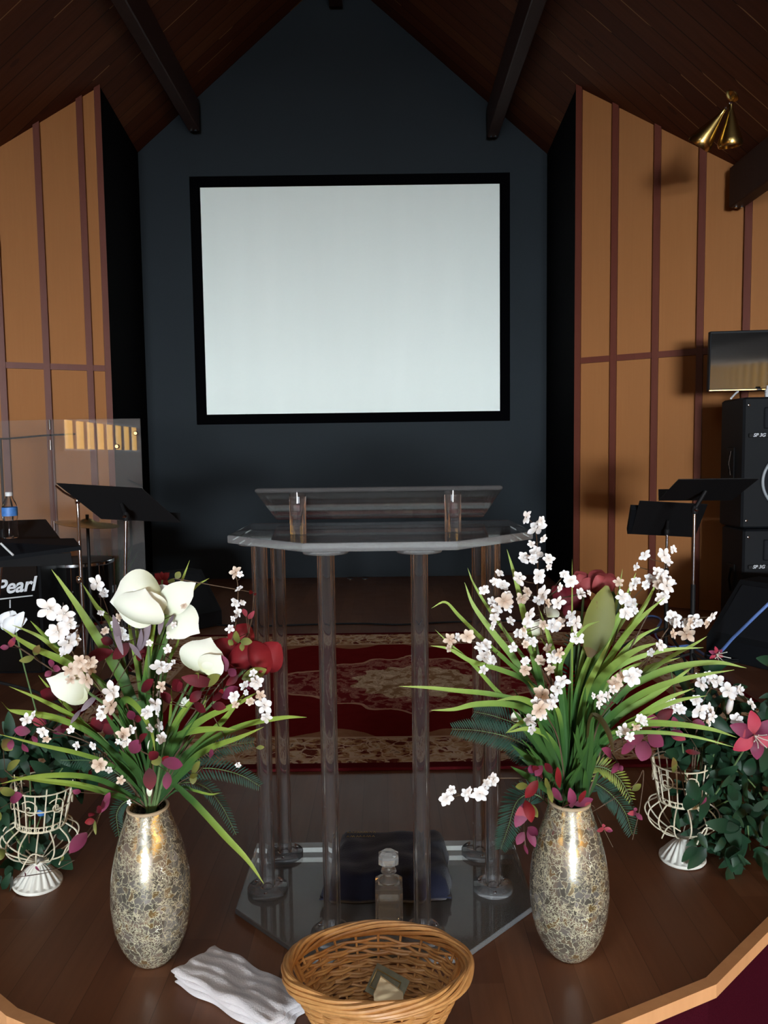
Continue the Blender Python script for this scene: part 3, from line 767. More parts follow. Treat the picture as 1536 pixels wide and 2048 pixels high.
# ---------------------------------------------------------------- brass ceiling lamp
mt = at(1466, 190, 4.61)
t = thing('twin_spot_lamp', 'brass twin cone spotlight hanging from the plank ceiling on the right', 'lamp', mt)
m = MB(); n_ = V((-SL, 0, -1)).normalized(); n_ = V((-math.sin(math.atan(SL)), 0, -math.cos(math.atan(SL))))
q = V((0, 0, 1)).rotation_difference(-n_).to_matrix()
m.lathe(mt-n_*(-.0), [(.042, -.004), (.042, -.010), (.028, -.022), (.010, -.030)], 32, rot=q); m.build('ceiling_canopy', 'brass', t)
for (x0, y0, x1, y1, dd, rr) in ((1444, 226, 1396, 292, .10, .074), (1462, 216, 1460, 293, .03, .070)):
    A = at(x0, y0, 4.56); B = at(x1, y1, 4.56+dd); ax = (B-A); q = V((0, 0, 1)).rotation_difference(ax.normalized()).to_matrix(); ln = ax.length
    arm = MB(); arm.tube([mt+V((0, 0, -.02)), (mt+A)/2+V((0, 0, -.02)), A], .006, 8); ar = arm.build('arm', 'brass', t)
    m = MB(); m.lathe(A, [(.010, -.02), (.011, 0), (.018, .02), (rr*.55, ln*.42), (rr*.93, ln*.8), (rr, ln*.93), (rr*.93, ln), (rr*.86, ln), (rr*.8, ln*.8), (.02, ln*.3)], 36, rot=q, closed=False)
    sh = m.build('cone_shade', 'brass', t)
    m = MB(); m.lathe(A+ax*.86, [(.001, 0), (rr*.8, .002), (rr*.8, .012), (.001, .02)], 24, rot=q); m.build('bulb_face', 'lens', sh)
    m = MB(); m.lathe(A, [(.009, -.035), (.012, -.028), (.009, -.02)], 12, rot=q); m.build('finial', 'chrome', sh)
# ---------------------------------------------------------------- television, speakers, cables (right)
tl = at(1420, 663, 4.78); bl = at(1421, 783, 4.78); s = tl.z-bl.z
tv_u = (V((.9925, -.122, 0))).normalized(); W_ = .72
t = thing('wall_television', 'flat black television on a wall arm above the speaker stack', 'television', (tl+tv_u*W_/2-V((0, 0, s))))
yaw = math.atan2(tv_u.y, tv_u.x); rz = Matrix.Rotation(yaw, 3, 'Z') @ Matrix.Rotation(math.radians(3), 3, 'X')
c_ = tl+tv_u*W_/2-V((0, 0, s/2)); nb = rz @ V((0, 1, 0))
m = MB(); m.box(c_+nb*.028, (W_, .04, s), rz, bev=.004); m.build('housing', 'black_plastic', t, smooth=False)
m = MB(); m.box(c_+nb*.005, (W_-.016, .004, s-.03), rz); m.build('display', 'black_gloss', t, smooth=False)
m = MB(); m.box(c_+nb*.004-V((0, 0, s/2-.006)), (W_, .012, .010), rz, bev=.002); m.build('lower_bezel', 'chrome', t, smooth=False)
wb = V((c_.x+.02, 0, c_.z)); wb.y = WRo.y+(wb.x-WRo.x)/WRd.x*WRd.y-.003
m = MB(); m.tube([c_+nb*.05, (c_+wb)/2+V((.08, 0, 0)), wb-nR*.02], .016, 10); m.box(wb-nR*.012, (.16, .02, .16), Matrix.Rotation(math.atan2(WRd.y, WRd.x), 3, 'Z')); m.build('wall_arm', 'black_metal', t)
def speaker(x0, x1, y0, y1, z0, z1, label, big):
    t = thing('loudspeaker', label, 'loudspeaker', ((x0+x1)/2, (y0+y1)/2, z0), 'stacked loudspeakers')
    m = MB(); m.box(((x0+x1)/2, (y0+y1)/2, (z0+z1)/2), (x1-x0, y1-y0, z1-z0-.004), bev=.012); m.build('cabinet', 'black_plastic', t, smooth=False)
    cx = (x0+x1)/2; h = z1-z0
    q = Matrix.Rotation(PI/2, 3, 'X')
    wz = z0+h*.36
    m = MB(); m.lathe((cx, y0-.001, wz), [(.01, .002), (.10, .004), (.165, .012)], 40, rot=q, closed=False); m.build('woofer_cone', 'dark_cone', t)
    m = MB(); m.ring([(cx+.172*math.cos(g), y0-.010, wz+.172*math.sin(g)) for g in [2*PI*k/48 for k in range(48)]], .009, 8); m.build('woofer_ring', 'grey_ring' if big else 'black_metal', t)
    m = MB(); m.box((cx, y0-.006, z1-.13), (.34, .014, .13), bev=.01); m.build('horn', 'dark_cone', t, smooth=False)
    m = MB(); m.box((cx-.0, y0-.006, z1-.235), (x1-x0-.06, .008, .026), bev=.003); pl = m.build('name_strip', 'black_metal', t, smooth=False)
    mw = Matrix.Translation((x0+.055, y0-.0115, z1-.243)) @ Matrix.Rotation(PI/2, 4, 'X')
    mesh_text('lettering', 'SP 3G', .030, 'logo', pl, mw, shear=.3, extr=.0006, bold=.0006)
    for zz in (z0+.05, z1-.05):
        m = MB(); m.lathe((x0+.03, y0-.001, zz), [(.007, 0), (.008, .002), (.004, .004)], 12, rot=q); m.build('screw', 'chrome', t)
    m = MB(); yc = (y0+y1)/2; m.box((x0-.003, yc, z0+h*.5), (.008, .10, .20), bev=.004); hd = m.build('side_handle', 'black_metal', t, smooth=False)
    m = MB(); m.tube([(x0-.012, yc-.02, z0+h*.5+.075), (x0-.022, yc-.015, z0+h*.5), (x0-.012, yc-.02, z0+h*.5-.075)], .007, 8); m.build('grip', 'black_gloss', hd)
speaker(2.215, 2.80, 4.60, 4.90, .0, .665, 'lower black loudspeaker of the stack under the television', False)
speaker(2.205, 2.79, 4.61, 4.92, .666, 1.475, 'upper black loudspeaker with pale woofer ring, on top of the stack', True)
p = V((2.38, 4.66, 1.476))
m = MB(); m.lathe(p, [(.022, 0), (.024, .004), (.024, .045), (.015, .052), (.015, .07)], 20); tag(m.build('white_adapter', 'white_plastic', loc=p), 'small white plug adapter standing on top of the upper loudspeaker', 'adapter')
a = at(1462, 797, 4.68); b = at(1476, 783, 4.78)
m = MB(); m.tube([a, a.lerp(b, .5)+V((0, 0, .004)), b], .006, 8); tag(m.build('tv_cable', 'white_plastic'), 'short white cable hanging from the television to the loudspeaker', 'cable')
# floor wedge monitors
def wedge(cx, cy, w, d, h, yaw, label):
    t = thing('floor_monitor', label, 'floor monitor', (cx, cy, 0), 'floor monitors')
    prof = [(-d/2, 0), (d/2, 0), (d/2, h), (d*.12, h), (-d/2, h*.28)]; r = Matrix.Rotation(yaw, 3, 'Z')
    m = MB(); n = len(prof); vs = [r @ V((s*w/2, y, z+.002))+V((cx, cy, 0)) for s in (-1, 1) for y, z in prof]
    m.add(vs, [tuple(range(n))[::-1], tuple(range(n, 2*n))]+[(i, (i+1) % n, n+(i+1) % n, n+i) for i in range(n)]); m.build('cabinet', 'black_plastic', t, smooth=False)
    A = V((0, -d/2+.02, h*.30)); B = V((0, d*.10, h*.97)); sl = math.atan2(B.z-A.z, B.y-A.y); rr = r @ Matrix.Rotation(sl, 3, 'X')
    m = MB(); m.box(r @ ((A+B)/2)+V((cx, cy, 0))+rr @ V((0, 0, .006)), (w-.06, (B-A).length-.04, .008), rr, bev=.003); m.build('grille', 'dark_cone', t, smooth=False)
    return t
wedge(2.18, 4.02, .62, .50, .40, -1.0, 'black wedge floor monitor at the right edge of the stage')
wedge(-1.42, 5.05, .46, .38, .36, .8, 'black wedge floor monitor behind the white magnolia on the left')
pts = [at(1550, 1195, 3.75), at(1505, 1238, 3.8), at(1470, 1272, 3.9), at(1425, 1291, 4.05)]+[ag(1380, 1292, .008), ag(1335, 1294, .008), ag(1310, 1268, .008), ag(1322, 1240, .008), ag(1300, 1232, .008), ag(1270, 1240, .008)]
pts[3].z = .02
m = MB(); m.tube(crom(pts, 6), .008, 8); tag(m.build('blue_cable', 'blue_cable'), 'blue cable looping down over the right floor monitor onto the stage', 'cable')
m = MB(); pp = [ag(1420+50*math.cos(a)+40, 1315+10*math.sin(a), .006) for a in [k*.3 for k in range(40)]]
for i, q_ in enumerate(pp): q_.z = .006+i*.0006
m.tube(pp, .005, 6); tag(m.build('coiled_cable', 'black_plastic'), 'coil of dark cable on the floor behind the right flowers', 'cable')
# ---------------------------------------------------------------- music stands
def plane_corners(a, b, d):      # top-left, top-right, bottom-left -> parallelogram
    return a, b, b+(d-a), d
def music_stand(name, label, TLc, TRc, BLc, pole_xy, knob=True, folder=False, poletop=None):
    bx, by = pole_xy
    t = thing(name, label, 'music stand', (bx, by, 0), 'black music stands')
    a, b, c, d = plane_corners(TLc, TRc, BLc)
    m = MB(); m.slab(a, b, c, d, -.004 if (b-a).cross(d-a).y > 0 else .004)
    n = (b-a).cross(d-a).normalized(); n = n if n.y > 0 else -n       # towards the player
    m.build('desk', 'black_metal', t, smooth=False)
    u = (b-a).normalized(); v = (d-a).normalized()
    m = MB(); e0 = d+n*.002; e1 = c+n*.002; m.slab(e0, e1, e1+n*.055, e0+n*.055, .003); m.build('lip', 'black_metal', t, smooth=False)
    cen = (a+b+c+d)/4; top = cen-n*.03+v*.03
    if poletop: top = V(poletop)
    m = MB(); m.tube([V((bx, by, .28)), top-V((0, 0, .01))], .0075, 12); m.build('upper_pole', 'chrome', t)
    m = MB(); m.tube([V((bx, by, .06)), V((bx, by, .50)).lerp(V((top.x, top.y, .5)), .4)], .0115, 12); m.build('lower_pole', 'black_metal', t)
    m = MB(); m.tube([cen-n*.004, top], .010, 10); m.lathe(top-V((0, 0, .012)), [(.012, -.01), (.016, 0), (.016, .02), (.010, .03)], 16); m.build('tilt_bracket', 'black_metal', t)
    if knob: m = MB(); kb = top-V((0, .022, 0)); m.lathe(kb, [(.001, -.009), (.008, -.006), (.011, 0), (.008, .006), (.001, .009)], 14); m.build('tilt_knob', 'chrome', t)
    for k in range(3):
        g = 2*PI*k/3+.6; m = MB(); m.tube([V((bx, by, .16)), V((bx+.15*math.cos(g), by+.15*math.sin(g), .09)), V((bx+.27*math.cos(g), by+.27*math.sin(g), .008))], .007, 8); m.build('leg', 'black_metal', t)
    return t, (a, b, c, d, n)
def gx(x, D): return at(x, 1000, D)
# left, dark tilted desk seen from behind
kp = at(252, 1032, 3.42)
music_stand('music_stand', 'black music stand with chrome pole in front of the clear drum shield', at(113, 966, 3.30), at(284, 976, 3.42), at(203, 1037, 3.50), (at(247, 1240, 3.42).x, 3.42), poletop=kp)
# left front desk, nearly flat, with bottle
a_, b_, d_ = at(-120, 1040, 3.50), at(92, 1040, 3.50), at(-80, 1138, 3.02)
t2, cs = music_stand('music_stand', 'black music stand tilted almost flat under a water bottle at the left edge', at(-110, 1046, 3.50), at(92, 1040, 3.50), at(-85, 1112, 3.12), (at(-20, 1200, 3.3).x, 3.3), knob=False)
m = MB(); q0 = at(-60, 1082, 3.30); q1 = at(120, 1078, 3.30)
A, B, C_, D_ = at(-100, 1088, 3.22), at(150, 1084, 3.22), at(163, 1100, 3.12), at(-95, 1135, 3.06)
m.slab(A, B, C_, D_, -.02); tag(m.build('black_folder', 'black_plastic', loc=D_, smooth=False), 'black folder lying on the nearly flat music stand, leftmost', 'folder')
A, B = at(2, 1087, 3.04), at(26, 1110, 3.0)
m = MB(); m.tube([A, B], .0045, 10); tag(m.build('white_pencil', 'white_plastic', loc=B), 'short white pencil on the edge of the black folder', 'pencil')
bp = at(20, 1077, 3.20); bp.z = (A.z+at(-100, 1088, 3.22).z)/2
bz = at(22, 1076, 3.25).z
bp = V((at(22, 1076, 3.25).x, 3.25, bz))
t = thing('water_bottle', 'clear plastic water bottle with blue label on the left music stand', 'bottle', bp)
prof = [(.024, 0), (.030, .004), (.031, .03), (.028, .045), (.031, .06), (.028, .075), (.031, .09), (.031, .135), (.026, .155), (.014, .175), (.0125, .185)]
m = MB(); m.lathe(bp, prof, 28); m.build('bottle_body', 'plastic_clear', t)
m = MB(); m.lathe(bp, [(.0316, .097), (.0318, .10), (.0318, .132), (.0316, .134)], 28, closed=False); m.build('paper_label', 'blue_label', t)
m = MB(); m.lathe(bp, [(.0145, .183), (.0145, .198), (.013, .200)], 20); m.build('cap', 'white_plastic', t)
# right pair
kp = at(1389, 1019, 3.62)
music_stand('music_stand', 'black music stand with bright slim pole in front of the loudspeaker stack', at(1357, 958, 3.50), at(1518, 956, 3.40), at(1317, 1000, 3.80), (at(1385, 1240, 3.62).x, 3.62), poletop=kp)
kp = at(1334, 1062, 4.15)
t3, cs = music_stand('music_stand', 'black music stand holding thick folders against the tan panel wall', at(1279, 1001, 4.0), at(1415, 1008, 3.98), at(1262, 1066, 4.25), (at(1332, 1240, 4.15).x, 4.15), poletop=kp, knob=False)
a, b, c, d, n = cs
m = MB(); q = [a.lerp(d, .3)+n*.0+V((-.03, 0, 0)), b.lerp(c, .3), c+V((.0, 0, -.01)), d+V((-.02, 0, -.01))]
m.slab(*[p_+n*.006 for p_ in q], .035 if (q[1]-q[0]).cross(q[3]-q[0]).dot(n) > 0 else -.035)
tag(m.build('music_folder', 'black_plastic', loc=q[3], smooth=False), 'thick black music folder on the rear right music stand', 'folder')
# ---------------------------------------------------------------- drum shield and drums (left)
t = thing('drum_shield', 'clear acrylic drum shield with steel hinges standing before the left panel wall', 'drum shield', (-1.9, 4.5, 0))
pa = [at(100, 850, 4.50), at(280, 837, 4.50)]
X0, Y0 = pa[0].x, 4.50; X1, Y1 = pa[1].x, 4.50; zt = pa[1].z
def panel(x0, y0, x1, y1, zt, mat='shield'):
    d = V((x1-x0, y1-y0, 0)).normalized(); n = V((-d.y, d.x, 0))*.006; m = MB()
    q = [V((x0, y0, 0)), V((x1, y1, 0)), V((x1, y1, 0))+n, V((x0, y0, 0))+n]
    m.add([p_+V((0, 0, .002)) for p_ in q]+[p_+V((0, 0, zt)) for p_ in q], [(3, 2, 1, 0), (4, 5, 6, 7), (0, 1, 5, 4), (1, 2, 6, 5), (2, 3, 7, 6), (3, 0, 4, 7)])
    return m.build('panel', mat, t, smooth=False)
panel(X0+.006, Y0, X1, Y1, zt)
panel(X0-.62, Y0+.12, X0-.006, Y0+.002, zt)
for z in (.3, .75, zt-.15, zt-.03):
    m = MB(); m.tube([(X0, Y0-.008, z-.03), (X0, Y0-.008, z+.03)], .008, 8); m.build('hinge', 'chrome', t)
for px_, py_ in ((277, 867), (240, 893)):
    p = at(px_, py_, 4.55); p.y = Y0+(Y1-Y0)*(p.x-X0)/(X1-X0)-.004; m = MB(); m.lathe(p, [(.010, -.004), (.014, 0), (.010, .004)], 12, rot=Matrix.Rotation(PI/2, 3, 'X')); m.build('bolt', 'chrome', t)
# horizontal dark rod behind the shield
a = at(-60, 878, 5.0); b = at(150, 868, 5.0)
m = MB(); m.tube([a, a.lerp(b, .35)+V((0, 0, -.01)), a.lerp(b, .7), b], .006, 8); m.tube([V((a.x+.2, 5.0, 0)), V((a.x+.2, 5.0, a.z))], .009, 8); tag(m.build('cable_rod', 'black_metal'), 'thin dark horizontal rod on a post behind the drum shield', 'rod')
# chrome cymbal stand
t = thing('cymbal_stand', 'chrome cymbal stand with dark cymbal between the two left music stands', 'cymbal stand', (at(166, 1280, 3.9).x, 3.9, 0))
base = V((at(168, 1285, 3.9).x, 3.9, 0)); top = at(155, 1000, 3.9)
m = MB(); m.tube([base+V((0, 0, .12)), V((base.x, 3.9, .55)), top], [.011, .010, .008], 12); m.build('pole', 'chrome', t)
m = MB(); m.lathe(V((base.x-.01, 3.9, .50)), [(.013, 0), (.017, .005), (.017, .03), (.013, .035)], 14); m.build('clamp', 'chrome', t)
m = MB(); m.lathe(top-V((0, 0, .02)), [(.010, 0), (.014, .01), (.014, .03), (.010, .035)], 14); m.build('clamp', 'chrome', t)
m = MB(); m.tube([top, at(128, 985, 3.92), at(112, 972, 3.95)], .006, 8); m.build('boom_arm', 'chrome', t)
for k in range(3):
    g = 2*PI*k/3+.3; m = MB(); m.tube([base+V((0, 0, .30)), base+V((.24*math.cos(g), .24*math.sin(g), .01))], .007, 8); m.build('leg', 'chrome', t)
cp = at(175, 1047, 4.15)
m = MB(); m.lathe(cp, [(.008, .03), (.03, .022), (.05, .010), (.17, -.004), (.168, -.006), (.05, .006), (.008, .02)], 40, rot=Matrix.Rotation(.12, 3, 'Y')); 
t = thing('crash_cymbal', 'dark bronze cymbal seen edge-on behind the chrome cymbal stand', 'cymbal', (cp.x, cp.y, 0))
m.build('cymbal_plate', 'brass', t)
m = MB(); m.tube([(cp.x, cp.y, .02), cp+V((0, 0, .05))], .009, 10); m.build('pole', 'black_metal', t)
for k in range(3):
    g = 2*PI*k/3; m = MB(); m.tube([V((cp.x, cp.y, .28)), V((cp.x+.2*math.cos(g), cp.y+.2*math.sin(g), .01))], .007, 8); m.build('leg', 'black_metal', t)
# dark drum box with lettering
x1 = at(80, 1200, 3.95).x; zt = at(70, 1122, 3.95).z; x0 = x1-.50
t = thing('drum_box', 'black drum box with white slanted lettering at the left edge', 'drum box', ((x0+x1)/2, 4.12, 0))
m = MB(); m.box(((x0+x1)/2, 4.13, zt/2+.001), (x1-x0, .34, zt-.002), bev=.012); m.build('body', 'black_plastic', t, smooth=False)
m = MB(); m.box(((x0+x1)/2, 3.957, zt/2), (x1-x0-.02, .008, zt-.03), bev=.003); fp = m.build('front_plate', 'black_gloss', t, smooth=False)
m = MB(); m.box(((x0+x1)/2, 3.958, zt-.006), (x1-x0-.01, .012, .012), bev=.003); m.build('wooden_edge', 'nosing', t, smooth=False)
lp = at(-9, 1189, 3.95)
mw = Matrix.Translation((lp.x, 3.952, lp.z)) @ Matrix.Rotation(-.10, 4, 'Y') @ Matrix.Rotation(PI/2, 4, 'X')
mesh_text('lettering', 'Pearl', .105, 'logo', fp, mw, shear=.35, extr=.001, bold=.0025)
a = at(-6, 1199, 3.95); b = at(65, 1191, 3.95); a.y = b.y = 3.951
m = MB(); m.tube([a, b], .0035, 6); m.build('underline', 'logo', fp)
a = at(20, 1200, 3.95); b = at(20, 1216, 3.95); a.y = b.y = 3.951
m = MB(); m.tube([a, b], .0035, 6); m.build('tick_mark', 'logo', fp)
# floor tom, snare
def drum(cx, cy, z0, r, h, label, legs=True):
    t = thing('floor_tom' if legs else 'snare_drum', label, 'drum', (cx, cy, 0))
    m = MB(); m.lathe((cx, cy, z0), [(r*.97, 0), (r*.97, h)], 40); m.build('shell', 'black_gloss', t)
    for z in (z0, z0+h-.02):
        m = MB(); m.lathe((cx, cy, z), [(r, 0), (r*1.02, .004), (r*1.02, .018), (r, .022)], 40, closed=False); m.build('hoop', 'chrome', t)
    m = MB(); m.lathe((cx, cy, z0+h+.001), [(r*.96, 0), (r*.96, .002)], 36); m.build('drum_head', 'white_paint' if not legs else 'black_plastic', t)
    for k in range(8):
        g = 2*PI*k/8+.2; m = MB(); m.box((cx+r*math.cos(g), cy+r*math.sin(g), z0+h*.5), (.018, .018, .05), bev=.004); m.tube([(cx+r*1.0*math.cos(g), cy+r*1.0*math.sin(g), z0+.01), (cx+r*math.cos(g), cy+r*math.sin(g), z0+h-.01)], .003, 6); m.build('lug', 'chrome', t)
    for k in range(3):
        g = 2*PI*k/3+.5; m = MB(); q = r*1.05 if legs else .05
        m.tube([(cx+q*math.cos(g), cy+q*math.sin(g), z0+.15 if legs else z0), (cx+(r*1.08 if legs else .2)*math.cos(g), cy+(r*1.08 if legs else .2)*math.sin(g), .01)], .006, 8); m.build('leg', 'chrome', t)
drum(at(150, 1200, 4.3).x, 4.36, .20, .20, .36, 'dark glossy floor tom drum behind the chrome cymbal stand')
# small grassy plant and brass tube behind left stand
def grass_plant():
    c = ag(232, 1262); c = V((at(232, 1200, 4.9).x, 4.9, 0))
    t = thing('grass_plant', 'small dark green grassy plant behind the left arrangement near the alcove', 'plant', c)
    m = MB()
    for k in range(60):
        g = random.uniform(0, 2*PI); q = random.uniform(.03, .16); h = random.uniform(.35, .58)
        m.blade([c+V((0, 0, .12)), c+V((q*.3*math.cos(g), q*.3*math.sin(g), h*.6)), c+V((q*math.cos(g), q*math.sin(g), h))], .007)
    m.build('foliage', 'dark_blade', t)
    m = MB(); m.lathe(c, [(.05, .001), (.07, .12), (.075, .125), (.065, .12)], 24); m.build('pot', 'black_plastic', t)
grass_plant()
_at = at
def at(x, y, D): return _at(x, y, D-.072)
# ---------------------------------------------------------------- flowers
FACE = V((0, -1, .25))
def blossom_mesh(name, mat, npet, seed):
    rnd = random.Random(seed); m = MB()
    for k in range(npet):
        g = 2*PI*k/npet+rnd.uniform(-.15, .15); d = V((math.cos(g), math.sin(g), .08+rnd.uniform(-.25, .25)))*rnd.uniform(.9, 1.12)
        b = V((math.cos(g), math.sin(g), 0))*.08
        m.petal(b, d, rnd.uniform(.62, .80), V((0, 0, 1)), cup=rnd.uniform(.0, .25), bulge=rnd.uniform(-.12, .10), nu=7, nv=5, shape=1.15, al0=.25)
    for k in range(7):
        g = k*.9; m.tube([(0, 0, .02), (.13*math.cos(g), .13*math.sin(g), .26)], [.03, .035], 5, al=[.0]*10)
    o = m.build(name, mat); me = o.data; bpy.data.objects.remove(o); return me
BM = [blossom_mesh('blossom', 'blossom', 5, 1), blossom_mesh('blossom', 'blossom', 6, 2), blossom_mesh('blossom', 'blossom_tan', 5, 3), blossom_mesh('blossom', 'blossom_tan', 6, 4)]
def spray(name, label, group, stem, bl, D0, D1, cat='blossom spray', tan=.3, srad=.0022, conv=L, sc=.4036):
    """stem: photo points from mouth to tip; bl: (x, y, r)"""
    n = len(stem); Ds = [D0+(D1-D0)*i/(n-1) for i in range(n)]
    P = [at(*(conv(*p)), d) for p, d in zip(stem, Ds)]
    t = thing(name, label, cat, P[0], group)
    C = crom(P, 6); m = MB(); m.tube(C, [srad*(1-.6*i/(len(C)-1)) for i in range(len(C))], 6)
    blobs = []
    for (x, y, r) in list(bl):
        if r*sc > 11 and random.random() < .55 and len(bl) < 60:
            g = random.uniform(0, 6.28); bl = bl+[(x+r*1.3*math.cos(g), y+r*1.3*math.sin(g), r*random.uniform(.5, .8))]
    for (x, y, r) in bl:
        px, py = conv(x, y)
        best = min(C, key=lambda q: (q-at(px, py, q.y)).length)
        D = best.y+random.uniform(-.05, .03); p = at(px, py, D)
        lower = [q for q in C if (q-P[0]).length < (best-P[0]).length-.01] or [C[0]]
        j = lower[-1]; mid = j.lerp(p, .5)+V((0, .01, -.004)); m.tube(crom([j, mid, p], 4), .0010, 5)
        blobs.append((p, r*sc*D/F))
    m.build('stem', 'stem_brown', t)
    for p, r in blobs:
        me = BM[(2 if random.random() < tan else 0)+random.randint(0, 1)]
        o = bpy.data.objects.new('blossom', me); COL.objects.link(o); o.parent = t; o.location = p-t.location
        n_ = (FACE+V((random.uniform(-.8, .8), random.uniform(-.2, .3), random.uniform(-.5, .7)))).normalized()
        o.rotation_mode = 'QUATERNION'; o.rotation_quaternion = V((0, 0, 1)).rotation_difference(n_) @ Matrix.Rotation(random.uniform(0, 6), 4, 'Z').to_quaternion()
        o.scale = (r,)*3
    return t
def clump(name, label, group, stem_base, D0, blades, mat, conv, wpx, extra=None, stalk=None, cat='artificial grass', mat2=None, extra_n=0, ex_box=None):
    b0 = at(*stem_base, D0); t = thing(name, label, cat, b0, group); m = MB()
    for bl in blades:
        pts, w = (bl[0], bl[1]) if isinstance(bl[0], list) else (bl, wpx)
        dt = bl[2] if isinstance(bl[0], list) and len(bl) > 2 else random.uniform(-.12, .10)
        n = len(pts); P = [at(*conv(*p), D0+dt*(i/(n-1))**1.3) for i, p in enumerate(reversed(pts))]
        ww = w*(D0+dt*.5)/F
        m.blade(P, ww, fold=random.uniform(.15, .45))
    m.build('blades', mat, t)
    if extra_n:
        m = MB(); x0, y0, x1, y1 = ex_box
        for k in range(extra_n):
            tx = random.uniform(x0, x1); ty = random.uniform(y0, y1); dd = random.uniform(-.08, .10)
            q0 = (stem_base[0]+random.uniform(-9, 9), stem_base[1]-random.uniform(15, 60))
            mid = (q0[0]*.55+tx*.45+random.uniform(-6, 6), q0[1]*.45+ty*.55)
            m.blade([at(*q0, D0), at(*mid, D0+dd*.5), at(tx, ty, D0+dd)], random.uniform(9, 15)*D0/F)
        m.build('lower_leaves', mat2 or 'dark_blade', t)
    if stalk:
        P = [at(*p, D0+random.uniform(-.004, .004)) for p in stalk]; C = crom(P, 6)
        m = MB(); m.tube(C, [.0065*(1+.12*(i % 2))*(1-.25*i/len(C)) for i in range(len(C))], 10); m.build('stalk', 'stem_green', t)
    return t
# ---- left arrangement
mo = (301, 1640)
LB1 = [
 ([(255,195),(380,370),(480,530),(620,750),(700,1000),(735,1340)], 17, .02), ([(285,225),(400,400),(510,590),(620,790),(690,1010),(738,1340)], 13, .04),
 ([(405,262),(480,380),(560,480),(640,800),(705,1050),(738,1340)], 12, .10),
 ([(5,482),(150,575),(340,665),(560,830),(690,1060),(735,1340)], 15, -.10), ([(60,470),(190,525),(290,600),(430,700),(600,860),(700,1100),(735,1340)], 12, -.05),
 ([(45,775),(200,840),(370,930),(500,1040),(620,1180),(725,1340)], 13, -.12), ([(5,850),(60,895),(250,925),(400,980),(520,1060),(650,1190),(735,1350)], 15, -.16),
 ([(-10,1010),(200,1065),(400,1110),(560,1170),(690,1290),(735,1360)], 12, -.14), ([(0,1258),(150,1225),(350,1215),(500,1240),(620,1300),(720,1355)], 14, -.18),
 ([(55,1222),(200,1240),(400,1265),(560,1310),(640,1335),(720,1360)], 12, -.16), ([(190,720),(250,790),(340,880),(450,1000),(600,1180),(720,1340)], 11, .02),
 ([(150,450),(230,530),(330,600)], 9, .05), ([(345,905),(420,970),(520,1060),(620,1190),(730,1340)], 12, .0)]
LB2 = [
 ([(940,150),(890,280),(830,420),(760,640),(720,850),(742,1340)], 10, .06), ([(1038,238),(960,290),(870,420),(800,600),(745,800),(745,1340)], 9, .0),
 ([(785,355),(755,520),(725,700),(712,850),(740,1300)], 12, -.08), ([(650,300),(672,450),(690,640),(705,850),(740,1300)], 8, .05), ([(628,330),(645,500),(690,760),(710,1000),(740,1300)], 10, -.02),
 ([(850,770),(845,900),(830,1050),(775,1340)], 7, -.05), ([(1010,790),(930,870),(860,980),(820,1100),(765,1340)], 14, -.06),
 ([(1280,800),(1180,860),(1020,930),(880,1040),(810,1200),(765,1345)], 13, -.10), ([(1520,928),(1400,930),(1200,970),(1020,1060),(880,1200),(775,1350)], 12, -.10),
 ([(1310,975),(1180,1030),(1040,1080),(940,1150),(850,1270),(780,1350)], 13, -.14), ([(1170,990),(1050,985),(900,1010),(830,1080),(765,1340)], 14, -.08),
 ([(1025,820),(1000,900),(930,1030),(850,1150),(770,1340)], 11, .0), ([(770,1110),(750,1000),(690,890),(625,840),(600,900),(650,1100),(730,1340)], 15, -.12),
 ([(1090,1303),(1040,1310),(960,1290),(900,1275),(800,1345)], 5, -.05), ([(1225,795),(1150,890),(1090,960),(950,1090),(860,1200),(780,1350)], 12, -.02),
 ([(895,450),(880,560),(840,640),(800,800),(760,1000),(750,1300)], 7, .08), ([(960,990),(920,1040),(860,1130),(780,1340)], 13, .02)]
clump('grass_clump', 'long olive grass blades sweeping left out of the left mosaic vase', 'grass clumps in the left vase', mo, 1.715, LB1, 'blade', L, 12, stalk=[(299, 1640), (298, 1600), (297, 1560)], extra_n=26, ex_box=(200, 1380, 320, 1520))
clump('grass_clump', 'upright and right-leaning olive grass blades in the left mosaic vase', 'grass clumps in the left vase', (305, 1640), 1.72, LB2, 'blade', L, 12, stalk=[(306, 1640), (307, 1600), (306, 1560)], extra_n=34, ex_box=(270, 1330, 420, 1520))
t = thing('fallen_blade', 'single long green blade hanging from the left vase down to the lectern base', 'leaf', at(352, 1572, 1.70))
m = MB(); m.blade([at(318, 1600, 1.715), at(345, 1570, 1.70), at(375, 1592, 1.68), at(404, 1621, 1.66), at(452, 1674, 1.64), at(495, 1720, 1.63), at(528, 1768, 1.62)], .014, fold=.3, tip=.85); m.build('blade', 'blade', t)
GL = 'blossom sprays in the left vase'
spray('blossom_spray', 'tall spray ending in one large white blossom, far left of the left vase', GL, [(735, 1380), (700, 1100), (600, 900), (480, 760), (380, 640), (300, 480), (262, 400)], [(240,390,62),(285,505,56),(340,560,58),(372,545,30),(310,600,30)], 1.715, 1.60, tan=.0)
spray('blossom_spray', 'small upright blossom spray to the left of the white magnolia', GL, [(735, 1380), (690, 1000), (620, 700), (540, 420), (490, 280)], [(480,265,48),(515,312,26),(570,470,26),(600,500,26),(520,500,22),(590,430,22),(620,530,24),(500,410,18)], 1.72, 1.78, tan=.4)
spray('blossom_spray', 'thin blossom spray rising beside the left lectern post', GL, [(760, 1380), (840, 1100), (1000, 850), (1120, 620), (1165, 480), (1180, 300), (1165, 215)], [(1165,210,34),(1185,290,22),(1165,360,28),(1178,410,30),(1140,490,26),(1190,220,20)], 1.72, 1.70, tan=.2)
